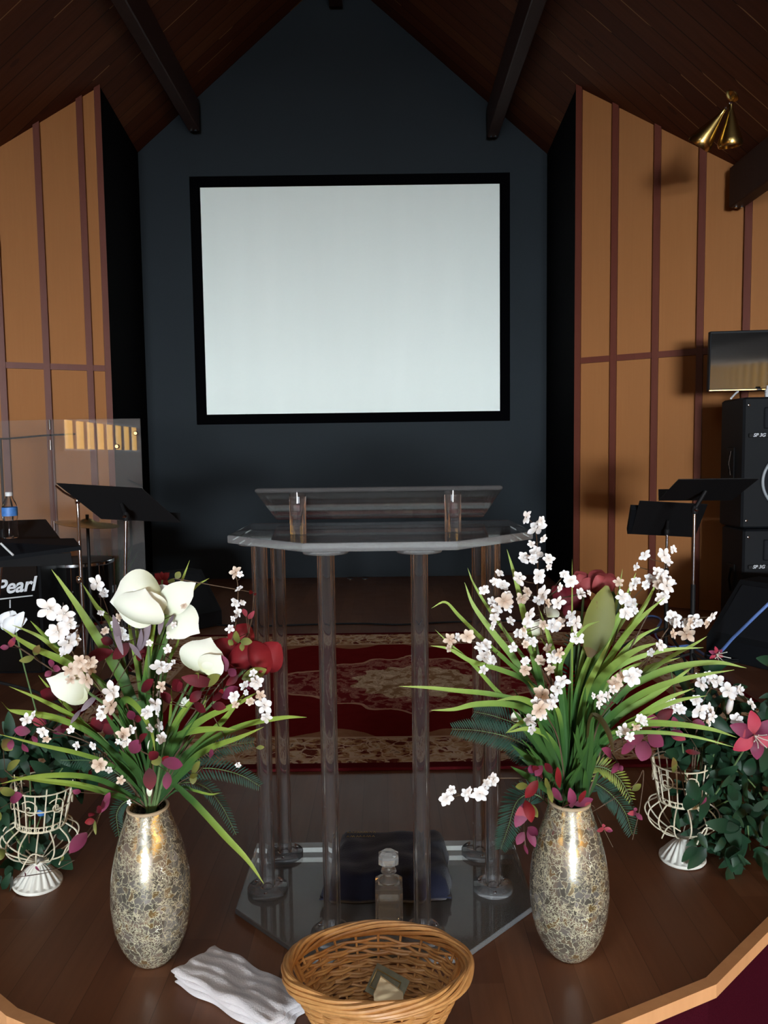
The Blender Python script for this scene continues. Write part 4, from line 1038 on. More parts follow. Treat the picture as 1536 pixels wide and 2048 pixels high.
spray('blossom_spray', 'dense tan and white blossom spray over the left side of the left vase', GL, [(740, 1380), (640, 1100), (570, 920), (500, 800), (430, 710), (390, 640)], [(400,690,45),(430,740,48),(395,650,35),(450,690,30),(550,800,50),(550,870,52),(500,920,28),(610,1010,35),(620,1050,28),(345,690,35),(350,740,26),(500,890,25)], 1.715, 1.62, tan=.55)
spray('blossom_spray', 'blossom spray climbing straight up the middle of the left vase', GL, [(750, 1380), (770, 1100), (775, 850), (790, 700), (840, 540), (880, 380)], [(790,680,46),(830,680,30),(800,775,30),(770,865,45),(790,970,36),(800,1030,30),(850,520,28),(830,590,24),(740,560,20),(910,375,18),(860,470,18),(780,900,26)], 1.72, 1.70, tan=.2)
spray('blossom_spray', 'blossom spray leaning right of the left vase towards the lectern', GL, [(765, 1380), (850, 1150), (1000, 960), (1160, 850), (1300, 800)], [(1270,755,38),(1310,870,46),(1290,820,28),(1160,825,30),(1210,770,28),(1240,850,24),(1180,1165,16)], 1.72, 1.66, tan=.2)
spray('blossom_spray', 'low drooping blossom spray at the lower left of the left vase', GL, [(725, 1380), (600, 1200), (450, 1060), (280, 1000), (130, 940)], [(130,940,32),(210,1000,32),(380,1070,26),(460,1070,26),(490,1165,38),(350,990,22),(600,1240,24),(640,1350,16),(540,1190,20)], 1.715, 1.66, tan=.3)
def PT(mb, conv, a, b, D0, D1, wpx, nrm=FACE, cup=.35, bulge=.1, shape=1.0, nu=9, nv=7):
    A = at(*conv(*a), D0); B = at(*conv(*b), D1); mb.petal(A, B, wpx*.5*(D0+D1)/F, nrm, cup, bulge, nu, nv, shape)
def bigflower(name, label, cat, conv, base, D, petals, mat, stem, group=None, center=None, stemmat='stem_green', extra=None):
    t = thing(name, label, cat, at(*stem[0], 1.715), group)
    n = len(stem); P = [at(*p, 1.715+(D-1.715)*i/(n-1)) for i, p in enumerate(stem)]
    m = MB(); m.tube(crom(P, 6), .003, 8); m.build('stem', stemmat, t)
    for (a, b, w, dd, cup, bul, nr) in petals:
        m = MB(); PT(m, conv, a, b, D+dd[0], D+dd[1], w*(.95 if 'white' in name else 1), nr, cup*(.55 if 'white' in name else 1), bul*.7, shape=-1 if 'white' in name or 'star' in name else 1, nu=14, nv=9); m.build('petal', mat, t)
    if center:
        m = MB(); c = at(*conv(*center[:2]), D-.01)
        for k in range(12): g = k*.55; m.tube([c, c+V((center[2]*math.cos(g), -.02, center[2]*math.sin(g)))], .0012, 5)
        m.build('stamens', center[3], t)
    return t
up = V((0, -.6, .8)); dn = V((0, -.8, -.5))
bigflower('white_magnolia', 'largest white magnolia at the top of the left arrangement', 'flower', L, None, 1.66,
 [((730,450),(650,222),92,(0,.03),.5,-.15,FACE), ((800,330),(545,356),120,(0,-.03),-.5,.2,V((0,-1,.2))), ((690,455),(720,290),110,(-.03,-.05),-.6,.25,FACE), ((800,400),(972,256),62,(0,0),-.4,.15,V((.2,-1,.3))), ((775,330),(840,275),30,(.02,.03),.3,.1,FACE), ((760,440),(660,290),90,(.0,-.04),-.5,.2,FACE)],
 'white_petal', [(300, 1640), (300, 1450), (298, 1330), (296, 1240)])
bigflower('white_magnolia', 'white magnolia petal drooping right below the largest magnolia', 'flower', L, None, 1.67,
 [((850,420),(990,512),76,(0,-.03),-.4,.2,V((.1,-1,.3))), ((860,480),(985,470),50,(.01,.01),-.3,.15,FACE)], 'white_petal', [(303, 1640), (310, 1450), (330, 1300), (345, 1235)])
bigflower('white_magnolia', 'greenish white magnolia just left of the dark red rose', 'flower', L, None, 1.66,
 [((985,705),(1045,532),100,(0,.0),-.5,.2,FACE), ((960,690),(975,545),66,(.01,.02),-.4,.15,V((-.4,-1,.2))), ((1010,705),(1095,620),58,(-.02,-.03),.3,.1,V((.4,-1,.2)))], 'white_petal', [(304, 1640), (330, 1480), (370, 1380), (398, 1342)])
bigflower('white_magnolia', 'white magnolia pointing left under the tan blossoms', 'flower', L, None, 1.63,
 [((440,800),(228,735),62,(0,-.03),-.4,.15,FACE), ((425,848),(300,740),56,(.0,0),-.4,.15,V((-.1,-1,-.2)))], 'white_petal', [(298, 1640), (270, 1500), (220, 1420), (176, 1384)])
bigflower('white_magnolia_bud', 'tiny white magnolia bud in the dark leaves right of the left vase', 'flower', L, None, 1.70,
 [((905,880),(920,825),22,(0,0),-.5,.2,FACE), ((915,880),(940,835),14,(0,-.01),-.4,.2,FACE)], 'white_petal', [(304, 1640), (330, 1500), (372, 1415)])
bigflower('white_bud', 'closed white bud just above the mouth of the left vase', 'flower', L, None, 1.69,
 [((745,1100),(748,1030),12,(0,0),-.5,.1,FACE), ((740,1320),(745,1240),12,(0,0),-.5,.1,FACE)], 'white_petal', [(300, 1640), (301, 1560), (301, 1500)])
# dark red rose
bigflower('red_rose', 'dark red cloth rose beside the left lectern post', 'flower', L, None, 1.70,
 [((1230,690),(1190,560),62,(0,0),-.5,.2,FACE), ((1290,690),(1385,560),64,(0,-.02),-.5,.2,FACE), ((1240,660),(1350,600),70,(-.02,-.03),-.6,.3,FACE), ((1220,640),(1300,560),50,(.02,.02),-.5,.2,FACE), ((1260,690),(1340,650),44,(-.03,-.04),-.5,.2,up)], 'red', [(304, 1640), (350, 1500), (440, 1390), (500, 1330)])
bigflower('red_petal_flower', 'open red flower above the dark red rose', 'flower', L, None, 1.72,
 [((1190,590),(1030,580),40,(0,0),-.4,.15,FACE), ((1180,570),(1230,465),50,(0,0),-.4,.15,FACE), ((1150,620),(1040,625),30,(0,0),-.4,.15,FACE), ((1190,560),(1135,500),26,(0,0),-.4,.15,FACE)], 'red', [(303, 1640), (340, 1480), (420, 1360), (476, 1300)])
bigflower('red_star_flower', 'small dark red star flower behind the largest magnolia', 'flower', L, None, 1.80,
 [((805,245),(765,215),14,(0,0),-.2,.1,FACE), ((805,245),(840,210),14,(0,0),-.2,.1,FACE), ((805,245),(780,280),12,(0,0),-.2,.1,FACE), ((805,245),(835,272),12,(0,0),-.2,.1,FACE), ((805,245),(800,205),12,(0,0),-.2,.1,FACE)], 'red', [(302, 1640), (310, 1400), (325, 1160)])
# leafy vines: (x0,y0,x1,y1,wpx,mat)
def vine(name, label, group, stem, leaves, D0, D1, conv, cat='leafy stem', base_th=.0016, stemmat='stem_brown'):
    n = len(stem); P = [at(*conv(*p), D0+(D1-D0)*i/(n-1)) for i, p in enumerate(stem)]
    t = thing(name, label, cat, P[0], group); C = crom(P, 6); m = MB(); m.tube(C, base_th, 6)
    for (x0, y0, x1, y1, w, mt_) in leaves:
        a0 = conv(x0, y0); best = min(C, key=lambda q: (q-at(*a0, q.y)).length); D = best.y
        A = at(*a0, D-.004); B = at(*conv(x1, y1), D+random.uniform(-.035, .0))
        k = MB(); k.petal(A, B, w*D/F, FACE+V((random.uniform(-.5, .5), 0, random.uniform(-.3, .5))), cup=random.uniform(-.3, .3), bulge=random.uniform(-.12, .12), nu=8, nv=5)
        k.build('leaf', mt_, t)
        if (A-best).length > .006: m.tube([best, A], .0009, 5)
    m.build('stem', stemmat, t); return t
GV = 'leafy stems in the left vase'
vine('leafy_stem', 'magenta and olive leafy stem at the far left edge beside the white rose', GV, [(735,1380),(560,1000),(340,760),(180,640),(60,560)], [(45,580,75,530,12,'magenta'),(45,580,0,582,11,'magenta'),(170,620,195,570,14,'olive_leaf'),(170,630,95,648,14,'olive_leaf'),(255,680,250,640,12,'magenta'),(262,680,300,690,14,'magenta'),(255,700,222,725,12,'magenta')], 1.715, 1.62, L)
vine('leafy_stem', 'trailing magenta stem hanging down left of the left vase', GV, [(725,1380),(640,1330),(560,1300),(500,1400),(470,1470),(400,1560),(340,1605)], [(540,1310,500,1400,16,'magenta'),(480,1400,500,1370,14,'wine'),(470,1440,420,1450,14,'red'),(470,1440,475,1510,7,'olive_leaf'),(430,1500,345,1600,30,'magenta'),(400,1300,360,1290,12,'magenta'),(520,1350,545,1300,12,'magenta'),(470,1400,440,1420,14,'wine')], 1.715, 1.60, L)
vine('leafy_stem', 'short stem of dusky magenta leaves over the mouth of the left vase', GV, [(745,1380),(760,1250),(750,1130),(690,1080),(665,950)], [(660,940,640,895,16,'magenta'),(665,930,700,940,14,'wine'),(650,1105,690,1040,26,'magenta'),(690,1060,730,1010,16,'wine'),(800,1150,905,1165,24,'magenta'),(830,1200,825,1285,18,'magenta'),(800,1130,750,1155,20,'olive_leaf'),(810,1150,835,1120,16,'red'),(740,1180,745,1290,26,'wine'),(780,1130,740,1100,20,'wine')], 1.715, 1.60, L)
vine('leafy_stem', 'dark plum and olive leaves massed under the greenish magnolia', GV, [(760,1380),(860,1150),(960,950),(1060,800),(1150,700),(1250,650)], [(1060,760,900,730,24,'wine'),(1000,770,1090,720,22,'olive_leaf'),(940,760,985,710,16,'olive_leaf'),(1120,700,1095,620,20,'magenta'),(1130,690,1170,720,16,'magenta'),(1200,740,1320,690,26,'olive_leaf'),(1180,720,1120,770,16,'wine'),(1090,800,1060,850,18,'wine'),(1000,800,940,850,20,'wine'),(1100,830,1180,780,22,'magenta'),(900,800,860,740,22,'wine'),(960,860,1020,900,18,'wine'),(1050,870,1120,880,18,'wine'),(840,860,800,800,22,'wine'),(1210,740,1240,790,12,'magenta'),(1230,440,1260,400,10,'magenta'),(1220,430,1205,390,10,'magenta'),(1080,820,1105,790,10,'red'),(700,800,760,740,20,'wine'),(850,790,905,760,20,'wine')], 1.715, 1.72, L)
vine('leafy_stem', 'olive leafed twig with curling stem over the red flower', GV, [(765,1380),(960,1000),(1100,800),(1180,650),(1240,480),(1260,310)], [(1180,560,1170,500,14,'olive_leaf'),(1150,545,1135,570,14,'olive_leaf'),(1190,550,1250,555,15,'olive_leaf'),(1200,560,1200,600,10,'olive_leaf'),(1255,310,1235,305,8,'red'),(1258,315,1270,320,6,'red'),(870,240,892,207,13,'olive_leaf'),(860,240,838,262,12,'olive_leaf')], 1.72, 1.70, L, base_th=.001)
vine('leafy_stem', 'small yellow-olive leaves low on the right of the left vase', GV, [(770,1380),(880,1260),(980,1200),(1050,1120),(1090,1060)], [(950,1210,990,1145,13,'olive_leaf'),(960,1210,955,1260,14,'olive_leaf'),(1040,1130,1050,1085,9,'magenta'),(980,1210,940,1225,10,'olive_leaf'),(1270,1080,1310,1075,9,'olive_leaf')], 1.715, 1.66, L, base_th=.0009)
vine('leafy_stem', 'wine coloured leaves at the left behind the grass blades', GV, [(730,1380),(600,1150),(450,980),(300,920),(120,900)], [(430,640,560,600,26,'wine'),(640,560,560,640,24,'wine'),(480,950,560,900,30,'wine'),(500,1000,460,930,26,'wine'),(300,980,380,900,26,'wine'),(230,960,160,935,20,'magenta'),(150,1000,70,990,20,'magenta'),(160,1020,180,1060,14,'magenta'),(260,1000,330,980,18,'magenta'),(60,1040,50,1090,14,'magenta'),(110,1060,140,1100,14,'magenta'),(560,1010,520,960,24,'wine'),(300,830,200,800,26,'wine'),(560,560,500,540,18,'wine'),(700,560,690,650,22,'wine'),(1400,1020,1415,1085,14,'magenta'),(1500,1060,1480,1040,8,'wine'),(1530,1230,1560,1200,1,'wine')][:15], 1.73, 1.80, L)
vine('strap_leaves', 'dusky lilac strap leaves hanging below the largest magnolia', GV, [(745,1380),(740,1000),(715,700),(700,500)], [(690,600,745,455,16,'lilac'),(670,620,700,490,12,'lilac'),(810,420,790,520,12,'lilac'),(860,420,820,480,9,'lilac'),(480,820,400,900,12,'lilac'),(400,890,350,960,9,'lilac'),(600,560,560,420,12,'lilac'),(560,470,610,620,11,'lilac'),(700,640,640,560,10,'lilac')], 1.73, 1.71, L)
# white rose at far left
t = thing('white_rose', 'blue-white cloth rose in front of the black drum box', 'flower', at(80, 1450, 1.95), None)
m = MB(); P = [at(80, 1450, 1.95), at(50, 1340, 1.93), at(30, 1255, 1.92)]; m.tube(crom(P, 5), .002, 6); m.build('stem', 'stem_green', t)
for (a, b, w, cup) in (((70,480),(10,435),30,-.5), ((70,485),(135,440),30,-.5), ((60,480),(70,400),44,-.5), ((30,470),(45,405),26,-.5), ((110,480),(120,405),26,-.5), ((70,490),(80,430),34,-.6), ((50,490),(100,455),26,-.4)):
    m = MB(); PT(m, L, a, b, 1.93, 1.90+random.uniform(-.02, .02), w, FACE, cup, .25); m.build('petal', 'rose_white', t)
# ferns
def fern(name, label, group, pts, D0, D1, lw, conv, mat, cat='fern frond', dens=34, par=None, droop=.25):
    n = len(pts); P = [at(*conv(*p), D0+(D1-D0)*i/(n-1)) for i, p in enumerate(pts)]
    t = thing(name, label, cat, P[0], group) if par is None else par
    C = crom(P, 8); m = MB(); m.tube(C, [.0018*(1-.7*i/(len(C)-1)) for i in range(len(C))], 5); m.build('midrib', 'stem_green', t)
    m = MB(); tot = len(C)-1
    for k in range(dens):
        u = .18+.82*k/dens; f = u*tot; i = min(int(f), tot-1); p = C[i].lerp(C[i+1], f-i); tg = (C[i+1]-C[i]).normalized()
        sd = tg.cross(V((0, -1, .35))).normalized(); l_ = lw*D0/F*(math.sin(PI*(.12+.82*u))**.6)
        for s in (-1, 1):
            tip = p+(sd*s*.85+tg*.55+V((0, random.uniform(-.1, .1), -droop*.4))).normalized()*l_
            m.petal(p, tip, l_*.09+.0014, V((0, -1, .5)), cup=.2, bulge=.06, nu=4, nv=3)
    m.build('leaflets', mat, t); return t
GF = 'fern fronds in the left vase'
fern('fern_frond', 'dark fern frond reaching right between the left vase and lectern', GF, [(765,1380),(860,1220),(1020,1180),(1180,1210),(1290,1270)], 1.73, 1.72, 26, L, 'fern')
fern('fern_frond', 'dark fern frond curling down to the right of the left vase', GF, [(765,1380),(880,1260),(1010,1270),(1100,1370),(1170,1510)], 1.74, 1.76, 20, L, 'fern')
fern('fern_frond', 'dark fern frond hanging behind the left side of the left vase', GF, [(740,1380),(640,1340),(580,1400),(590,1520)], 1.76, 1.78, 22, L, 'fern', dens=22)
fern('fern_frond', 'dark fern frond above the lower left blades of the left vase', GF, [(740,1380),(620,1240),(480,1150),(300,1140)], 1.75, 1.80, 26, L, 'fern')
fern('fern_frond', 'dark fern frond rising right of the left vase under the plum leaves', GF, [(765,1380),(900,1180),(1080,1080),(1260,1050)], 1.76, 1.78, 28, L, 'fern')
# ---- right arrangement
rm = (1136, 1640)
RB1 = [
 ([(475,200),(510,320),(545,470),(580,620),(610,740),(690,1000),(712,1150)], 14, -.08), ([(315,275),(340,340),(400,440),(500,580),(580,700),(690,920),(712,1150)], 7, .02),
 ([(303,335),(340,430),(420,540),(500,640),(560,740),(680,900),(712,1120)], 13, .0), ([(168,440),(225,415),(280,470),(370,560),(480,660),(600,780),(700,1000),(712,1150)], 9, -.06),
 ([(183,527),(260,600),(340,670),(450,790),(600,900),(690,1040),(712,1160)], 8, -.03), ([(163,592),(240,605),(330,655),(450,690),(560,740),(680,860),(712,1100)], 10, -.05),
 ([(35,757),(150,762),(280,775),(420,790),(560,830),(660,920),(712,1080)], 10, -.05), ([(165,855),(260,850),(350,830),(480,830),(600,870),(690,960),(714,1110)], 12, -.10),
 ([(430,815),(520,805),(600,840),(680,920),(714,1060)], 13, -.12), ([(475,945),(560,930),(640,960),(700,1060),(714,1180)], 12, -.10), ([(470,948),(530,905),(600,885),(680,980)], 9, -.06),
 ([(740,240),(740,450),(740,700),(735,900),(716,1150)], 5, -.10), ([(610,450),(640,540),(670,640),(700,760),(722,1000),(716,1150)], 12, -.06), ([(612,560),(650,620),(680,720),(712,900),(716,1150)], 9, .0),
 ([(852,492),(790,520),(720,610),(690,700),(700,900),(714,1130)], 9, -.12), ([(560,735),(610,800),(670,900),(710,1100)], 10, -.04), ([(640,800),(690,880),(712,1100)], 9, -.1)]
RB2 = [
 ([(945,280),(920,420),(870,580),(810,720),(770,880),(735,1140)], 9, .04), ([(1000,295),(960,400),(900,540),(820,680),(760,860),(735,1130)], 14, -.02),
 ([(1090,320),(1040,420),(960,540),(870,680),(790,850),(785,1120)], 14, -.05), ([(1118,395),(1030,470),(950,560),(860,700),(790,870),(790,1080)], 15, -.10),
 ([(1095,515),(1010,560),(930,640),(850,760),(800,900),(790,1090)], 13, .02), ([(1095,578),(1000,610),(900,680),(830,770),(800,900),(790,1080)], 15, -.12), ([(870,520),(830,600),(780,720),(750,860),(740,1100)], 11, -.02),
 ([(830,455),(800,560),(770,700),(745,860),(735,1100)], 9, .05), ([(1010,420),(940,500),(880,600),(830,720),(790,900),(790,1090)], 12, .05), ([(900,560),(850,660),(790,800),(760,1000),(788,1120)], 13, -.08)]
RB3 = [
 ([(1275,600),(1120,610),(960,660),(870,740),(800,960),(792,1100)], 11, -.06), ([(1290,553),(1230,590),(1120,650),(980,760),(860,900),(792,1100)], 8, .03), ([(1450,683),(1330,660),(1180,675),(1050,720),(920,800),(820,930),(790,1100)], 14, -.12),
 ([(1400,690),(1220,720),(1060,770),(930,850),(830,960),(795,1100)], 13, -.16), ([(1250,660),(1160,730),(1060,800),(930,880),(830,1000),(795,1110)], 12, -.08), ([(1290,795),(1170,815),(1040,870),(930,930),(830,1030),(790,1120)], 13, -.14),
 ([(1235,765),(1120,810),(1000,890),(860,1000),(792,1110)], 13, -.06), ([(1410,965),(1300,930),(1150,910),(1020,910),(900,950),(820,1030),(790,1120)], 13, -.16), ([(1400,1005),(1250,965),(1100,945),(960,950),(860,1000),(795,1090)], 8, -.10),
 ([(1130,690),(1020,730),(920,800),(830,920),(792,1090)], 13, .0), ([(1060,650),(960,690),(880,760),(820,880),(792,1090)], 12, .03), ([(1180,640),(1050,680),(930,750),(840,860),(792,1090)], 12, .03), ([(1080,880),(960,920),(860,990),(795,1100)], 12, -.1)]
GR = 'grass clumps in the right vase'
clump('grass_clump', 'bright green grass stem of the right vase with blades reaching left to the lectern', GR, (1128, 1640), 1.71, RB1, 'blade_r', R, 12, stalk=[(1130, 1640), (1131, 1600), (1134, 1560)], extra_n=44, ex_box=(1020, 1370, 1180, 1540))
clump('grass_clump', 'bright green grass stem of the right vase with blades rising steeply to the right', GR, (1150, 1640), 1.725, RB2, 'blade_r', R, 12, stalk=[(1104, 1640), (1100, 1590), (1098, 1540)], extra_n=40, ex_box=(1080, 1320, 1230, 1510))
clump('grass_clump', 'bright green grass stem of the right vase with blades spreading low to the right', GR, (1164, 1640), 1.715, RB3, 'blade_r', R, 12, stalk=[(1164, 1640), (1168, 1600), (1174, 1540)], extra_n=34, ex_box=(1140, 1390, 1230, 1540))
t = thing('drooping_leaf', 'dark brown-green strap leaf drooping right of the right vase centre', 'leaf', at(1186, 1432, 1.62))
m = MB(); m.blade([at(*R(800, 1000), 1.68), at(*R(812, 890), 1.63), at(*R(850, 885), 1.61), at(*R(890, 950), 1.59), at(*R(912, 1040), 1.58)], .014, tip=.9); m.build('blade', 'brown_blade', t)
def RS(label, stem, bl, D1=1.68, tan=.15, D0=1.72): return spray('blossom_spray', label, 'blossom sprays in the right vase', stem, bl, D0, D1, tan=tan*.7, conv=R, sc=.4922)
RS('tallest white blossom spray of the right vase, reaching the lectern shelf', [(725,1300),(690,950),(640,650),(600,400),(600,240),(590,120),(550,60)], [(555,70,28),(598,112,40),(623,158,20),(595,215,30),(545,235,27),(645,238,26),(605,310,33),(525,320,32),(575,180,20),(615,85,22),(582,245,20)], 1.70)
RS('white blossom spray at the left of the right arrangement above the thin blades', [(715,1300),(620,900),(540,700),(460,520),(420,390),(440,300)], [(445,297,22),(458,345,28),(382,365,24),(465,410,36),(425,480,26),(412,410,20),(490,490,22),(425,445,24),(475,390,24),(480,435,24)], 1.72)
RS('big white blossoms in the upper middle of the right arrangement', [(725,1300),(700,900),(670,650),(640,500),(620,390)], [(622,383,38),(683,418,33),(735,330,29),(690,355,20),(755,500,38),(665,510,32),(535,400,28),(565,470,36),(760,560,30),(775,380,26),(540,545,24),(600,410,26),(690,500,26),(560,500,24),(735,470,26)], 1.69, tan=.2)
RS('pair of white blossom clusters reaching left over the lectern post', [(715,1300),(600,850),(480,650),(360,580),(250,565)], [(245,568,28),(315,555,30),(390,590,26),(385,640,36),(380,690,22),(420,650,20)], 1.68, tan=.3)
RS('tan and white blossoms low in the middle of the right arrangement', [(730,1300),(700,900),(650,740),(580,640)], [(550,690,25),(660,640,30),(640,600,22),(580,575,24),(520,540,22),(610,650,24),(700,735,32),(680,765,36),(550,655,20),(500,600,22),(690,620,24),(650,690,24)], 1.71, tan=.5)
RS('blossom spray drooping at the lower left front of the right arrangement', [(725,1300),(690,1000),(640,880),(610,800)], [(620,790,38),(610,850,38),(570,895,30),(640,830,26),(595,820,24),(620,875,24)], 1.62, tan=.4)
RS('highest blossom spray on the right side, ending near the slim music stand pole', [(760,1300),(850,900),(980,600),(1080,400),(1110,300),(1120,230)], [(1035,225,27),(1115,225,33),(1000,270,20),(1125,350,40),(1060,320,31),(1110,300,26),(1085,290,22),(1140,330,24),(1130,250,22),(1090,340,24)], 1.76)
RS('blossom spray arching far right across the music stand poles', [(770,1300),(900,900),(1050,650),(1150,500),(1240,480),(1310,475)], [(1150,480,32),(1235,490,32),(1308,475,27),(1205,545,36),(1150,545,22),(1165,500,24),(1255,500,20),(1140,465,18)], 1.74, tan=.3)
RS('white blossoms among the right-leaning blades beside the red tulips', [(760,1300),(830,900),(900,620),(950,420)], [(945,395,30),(930,335,22),(960,460,30),(985,420,24),(1000,330,20),(1040,345,20),(965,410,24),(985,350,22)], 1.74, tan=.3)
RS('white blossom cluster in the centre right of the right arrangement', [(770,1300),(830,960),(900,820),(980,730)], [(980,720,38),(915,745,32),(860,800,26),(940,720,24),(1000,700,24),(905,770,22),(885,795,22),(1100,590,28),(1060,620,20),(850,830,20)], 1.60, tan=.2)
RS('low white blossom spray hanging left in front of the lectern', [(700,1300),(640,1180),(560,1135),(460,1130),(420,1135),(340,1185),(230,1210)], [(420,1135,30),(365,1195,36),(312,1195,29),(228,1213,31),(395,1150,20),(380,1175,22)], 1.64, tan=.05)
RS('blossoms low on the right behind the bright blades', [(770,1300),(860,1050),(950,940),(1040,890)], [(950,935,28),(1020,890,24),(1000,920,20),(930,950,18),(1035,905,16)], 1.70, tan=.2)
bigflower('red_tulip', 'left of the two red tulips at the top of the right arrangement', 'flower', R, None, 1.80, [((800,370),(755,290),36,(0,.01),-.5,.2,FACE), ((790,365),(812,315),40,(0,-.02),-.6,.25,FACE), ((770,360),(770,300),34,(.0,-.01),-.5,.2,FACE)], 'tulip', [(1136, 1640), (1150, 1400), (1168, 1180)])
bigflower('red_tulip', 'larger right one of the two red tulips at the top of the right arrangement', 'flower', R, None, 1.78, [((810,360),(915,325),46,(0,-.02),-.6,.2,FACE), ((830,362),(860,285),44,(0,.02),-.5,.2,FACE), ((870,358),(905,300),36,(0,.0),-.5,.2,FACE), ((850,362),(840,305),34,(0,-.03),-.5,.2,FACE)], 'tulip', [(1138, 1640), (1175, 1400), (1200, 1176)])
bigflower('wine_flower', 'dark wine-red flower half hidden left of the red tulips', 'flower', R, None, 1.82, [((740,450),(690,360),50,(0,0),-.5,.2,FACE), ((750,450),(740,340),60,(0,0),-.5,.2,FACE), ((745,440),(800,380),50,(0,0),-.5,.2,FACE), ((735,440),(660,350),36,(0,0),-.5,.2,FACE), ((740,450),(700,440),40,(0,-.02),-.5,.2,FACE)], 'wine', [(1134, 1640), (1140, 1400), (1145, 1222)])
bigflower('white_tulip', 'pale green-white tulip hidden among the blossoms of the right vase', 'flower', R, None, 1.76, [((580,550),(560,480),34,(0,0),-.5,.2,FACE), ((590,550),(610,480),34,(0,0),-.5,.2,FACE), ((650,480),(660,430),34,(0,.02),-.5,.2,FACE)], 'white_petal', [(1128, 1640), (1100, 1450), (1070, 1270)])
bigflower('white_tulip', 'small white tulip low at the left of the right arrangement', 'flower', R, None, 1.70, [((512,900),(505,855),20,(0,0),-.5,.2,FACE), ((515,900),(528,870),14,(0,0),-.5,.2,FACE)], 'white_petal', [(1128, 1640), (1090, 1500), (1035, 1444)])
t = thing('magnolia_leaves', 'broad olive and dark green leaf pair below the red tulips', 'leaf stem', at(1165, 1640, 1.72))
m = MB(); m.tube(crom([at(1160, 1640, 1.72), at(1185, 1450, 1.76), at(1190, 1330, 1.78)], 6), .003, 8); m.build('stem', 'stem_brown', t)
for (a, b, w, mt_, d_) in (((810,640),(882,348),52,'olive_leaf',-.06), ((860,600),(905,372),44,'big_green',.03), ((770,700),(760,590),50,'big_green',.03)):
    m = MB(); PT(m, R, a, b, 1.76+d_, 1.77+d_, w*1.15, FACE, .15, .05); m.build('leaf', mt_, t)
GW = 'leafy stems in the right vase'
vine('leafy_stem', 'magenta leafy stem hanging down the left side of the right vase', GW, [(690,1300),(640,1190),(600,1150),(560,1230),(545,1330),(550,1410)], [(600,1100,560,1090,16,'magenta'),(620,1080,590,1120,16,'magenta'),(600,1140,550,1210,20,'red'),(560,1225,510,1330,26,'magenta'),(550,1220,575,1310,24,'red'),(570,1235,600,1290,16,'olive_leaf'),(560,1330,600,1360,18,'magenta'),(545,1350,515,1400,17,'magenta'),(560,1340,590,1410,16,'magenta'),(560,1160,510,1165,14,'olive_leaf'),(545,1400,560,1440,8,'magenta'),(620,1130,580,1080,14,'wine')], 1.72, 1.66, R)
vine('leafy_stem', 'coral and plum leaves between the stalks just above the mouth of the right vase', GW, [(725,1300),(720,1200),(700,1130),(680,1080)], [(690,1170,680,1085,16,'red'),(740,1250,730,1170,20,'magenta'),(750,1240,825,1215,16,'magenta'),(770,1230,795,1180,14,'red'),(700,1220,660,1170,16,'magenta'),(640,1165,660,1230,12,'olive_leaf'),(655,1180,630,1130,12,'olive_leaf'),(700,1250,730,1235,16,'wine'),(660,1110,630,1070,14,'wine')], 1.74, 1.72, R)
vine('leafy_stem', 'large magenta leaves massed to the right of the right vase stalks', GW, [(760,1300),(820,1120),(900,1030),(1000,980),(1100,930),(1200,900)], [(1030,960,950,960,34,'magenta'),(1040,980,1020,1060,34,'magenta'),(1050,950,1110,1000,30,'magenta'),(1000,990,940,1030,20,'magenta'),(1100,920,1045,880,24,'magenta'),(1140,940,1200,975,22,'magenta'),(1160,930,1150,880,16,'magenta'),(1010,890,950,870,22,'wine'),(900,1040,860,1010,18,'magenta'),(930,1070,900,1110,12,'magenta'),(930,1080,945,1100,12,'magenta'),(1230,900,1280,915,16,'magenta'),(920,860,900,820,18,'wine'),(1080,900,1150,850,22,'wine'),(1260,1030,1200,1020,10,'wine')], 1.74, 1.82, R)
vine('leafy_stem', 'thin trailing stem with pink leaf trios to the right of the right vase', GW, [(760,1300),(850,1250),(990,1160),(1030,1100),(1015,1250),(985,1380)], [(1000,1270,965,1275,10,'magenta'),(1000,1272,1025,1300,10,'magenta'),(995,1265,1000,1250,8,'magenta'),(985,1180,1020,1155,12,'olive_leaf')], 1.74, 1.76, R, base_th=.0011)
vine('leafy_stem', 'long thin stem with small pink leaves hanging behind the right vase', GW, [(770,1300),(820,1240),(850,1300),(880,1360),(905,1410)], [(870,1335,840,1345,9,'magenta'),(870,1335,905,1345,10,'magenta'),(870,1330,865,1315,7,'magenta'),(690,1330,660,1360,8,'wine')], 1.75, 1.76, R, base_th=.0009)
GG = 'fern fronds in the right vase'
fern('fern_frond', 'dark fern frond reaching left across the lectern post from the right vase', GG, [(700,1300),(640,1080),(520,980),(380,940),(250,930)], 1.74, 1.70, 34, R, 'fern', dens=44)
fern('fern_frond', 'dark fern frond fanning left above the longest one of the right vase', GG, [(700,1300),(640,1060),(540,930),(430,880),(340,860)], 1.75, 1.74, 34, R, 'fern', dens=36)
fern('fern_frond', 'dark fern frond hanging behind the left shoulder of the right vase', GG, [(700,1300),(600,1200),(520,1220),(480,1330),(450,1420)], 1.78, 1.80, 34, R, 'fern', dens=36)
fern('fern_frond', 'yellow-green fern frond on the right of the right vase', GG, [(770,1300),(800,1110),(860,1085),(930,1130),(985,1225)], 1.72, 1.68, 24, R, 'fern_y', dens=26)
fern('fern_frond', 'dark fern frond hanging right of the right vase below the yellow one', GG, [(770,1300),(810,1160),(880,1180),(950,1260),(985,1360)], 1.76, 1.76, 32, R, 'fern', dens=34)
fern('fern_frond', 'dark fern frond among blossoms in the centre of the right arrangement', GG, [(730,1300),(720,1000),(730,800),(735,540)], 1.78, 1.82, 30, R, 'fern', dens=34)
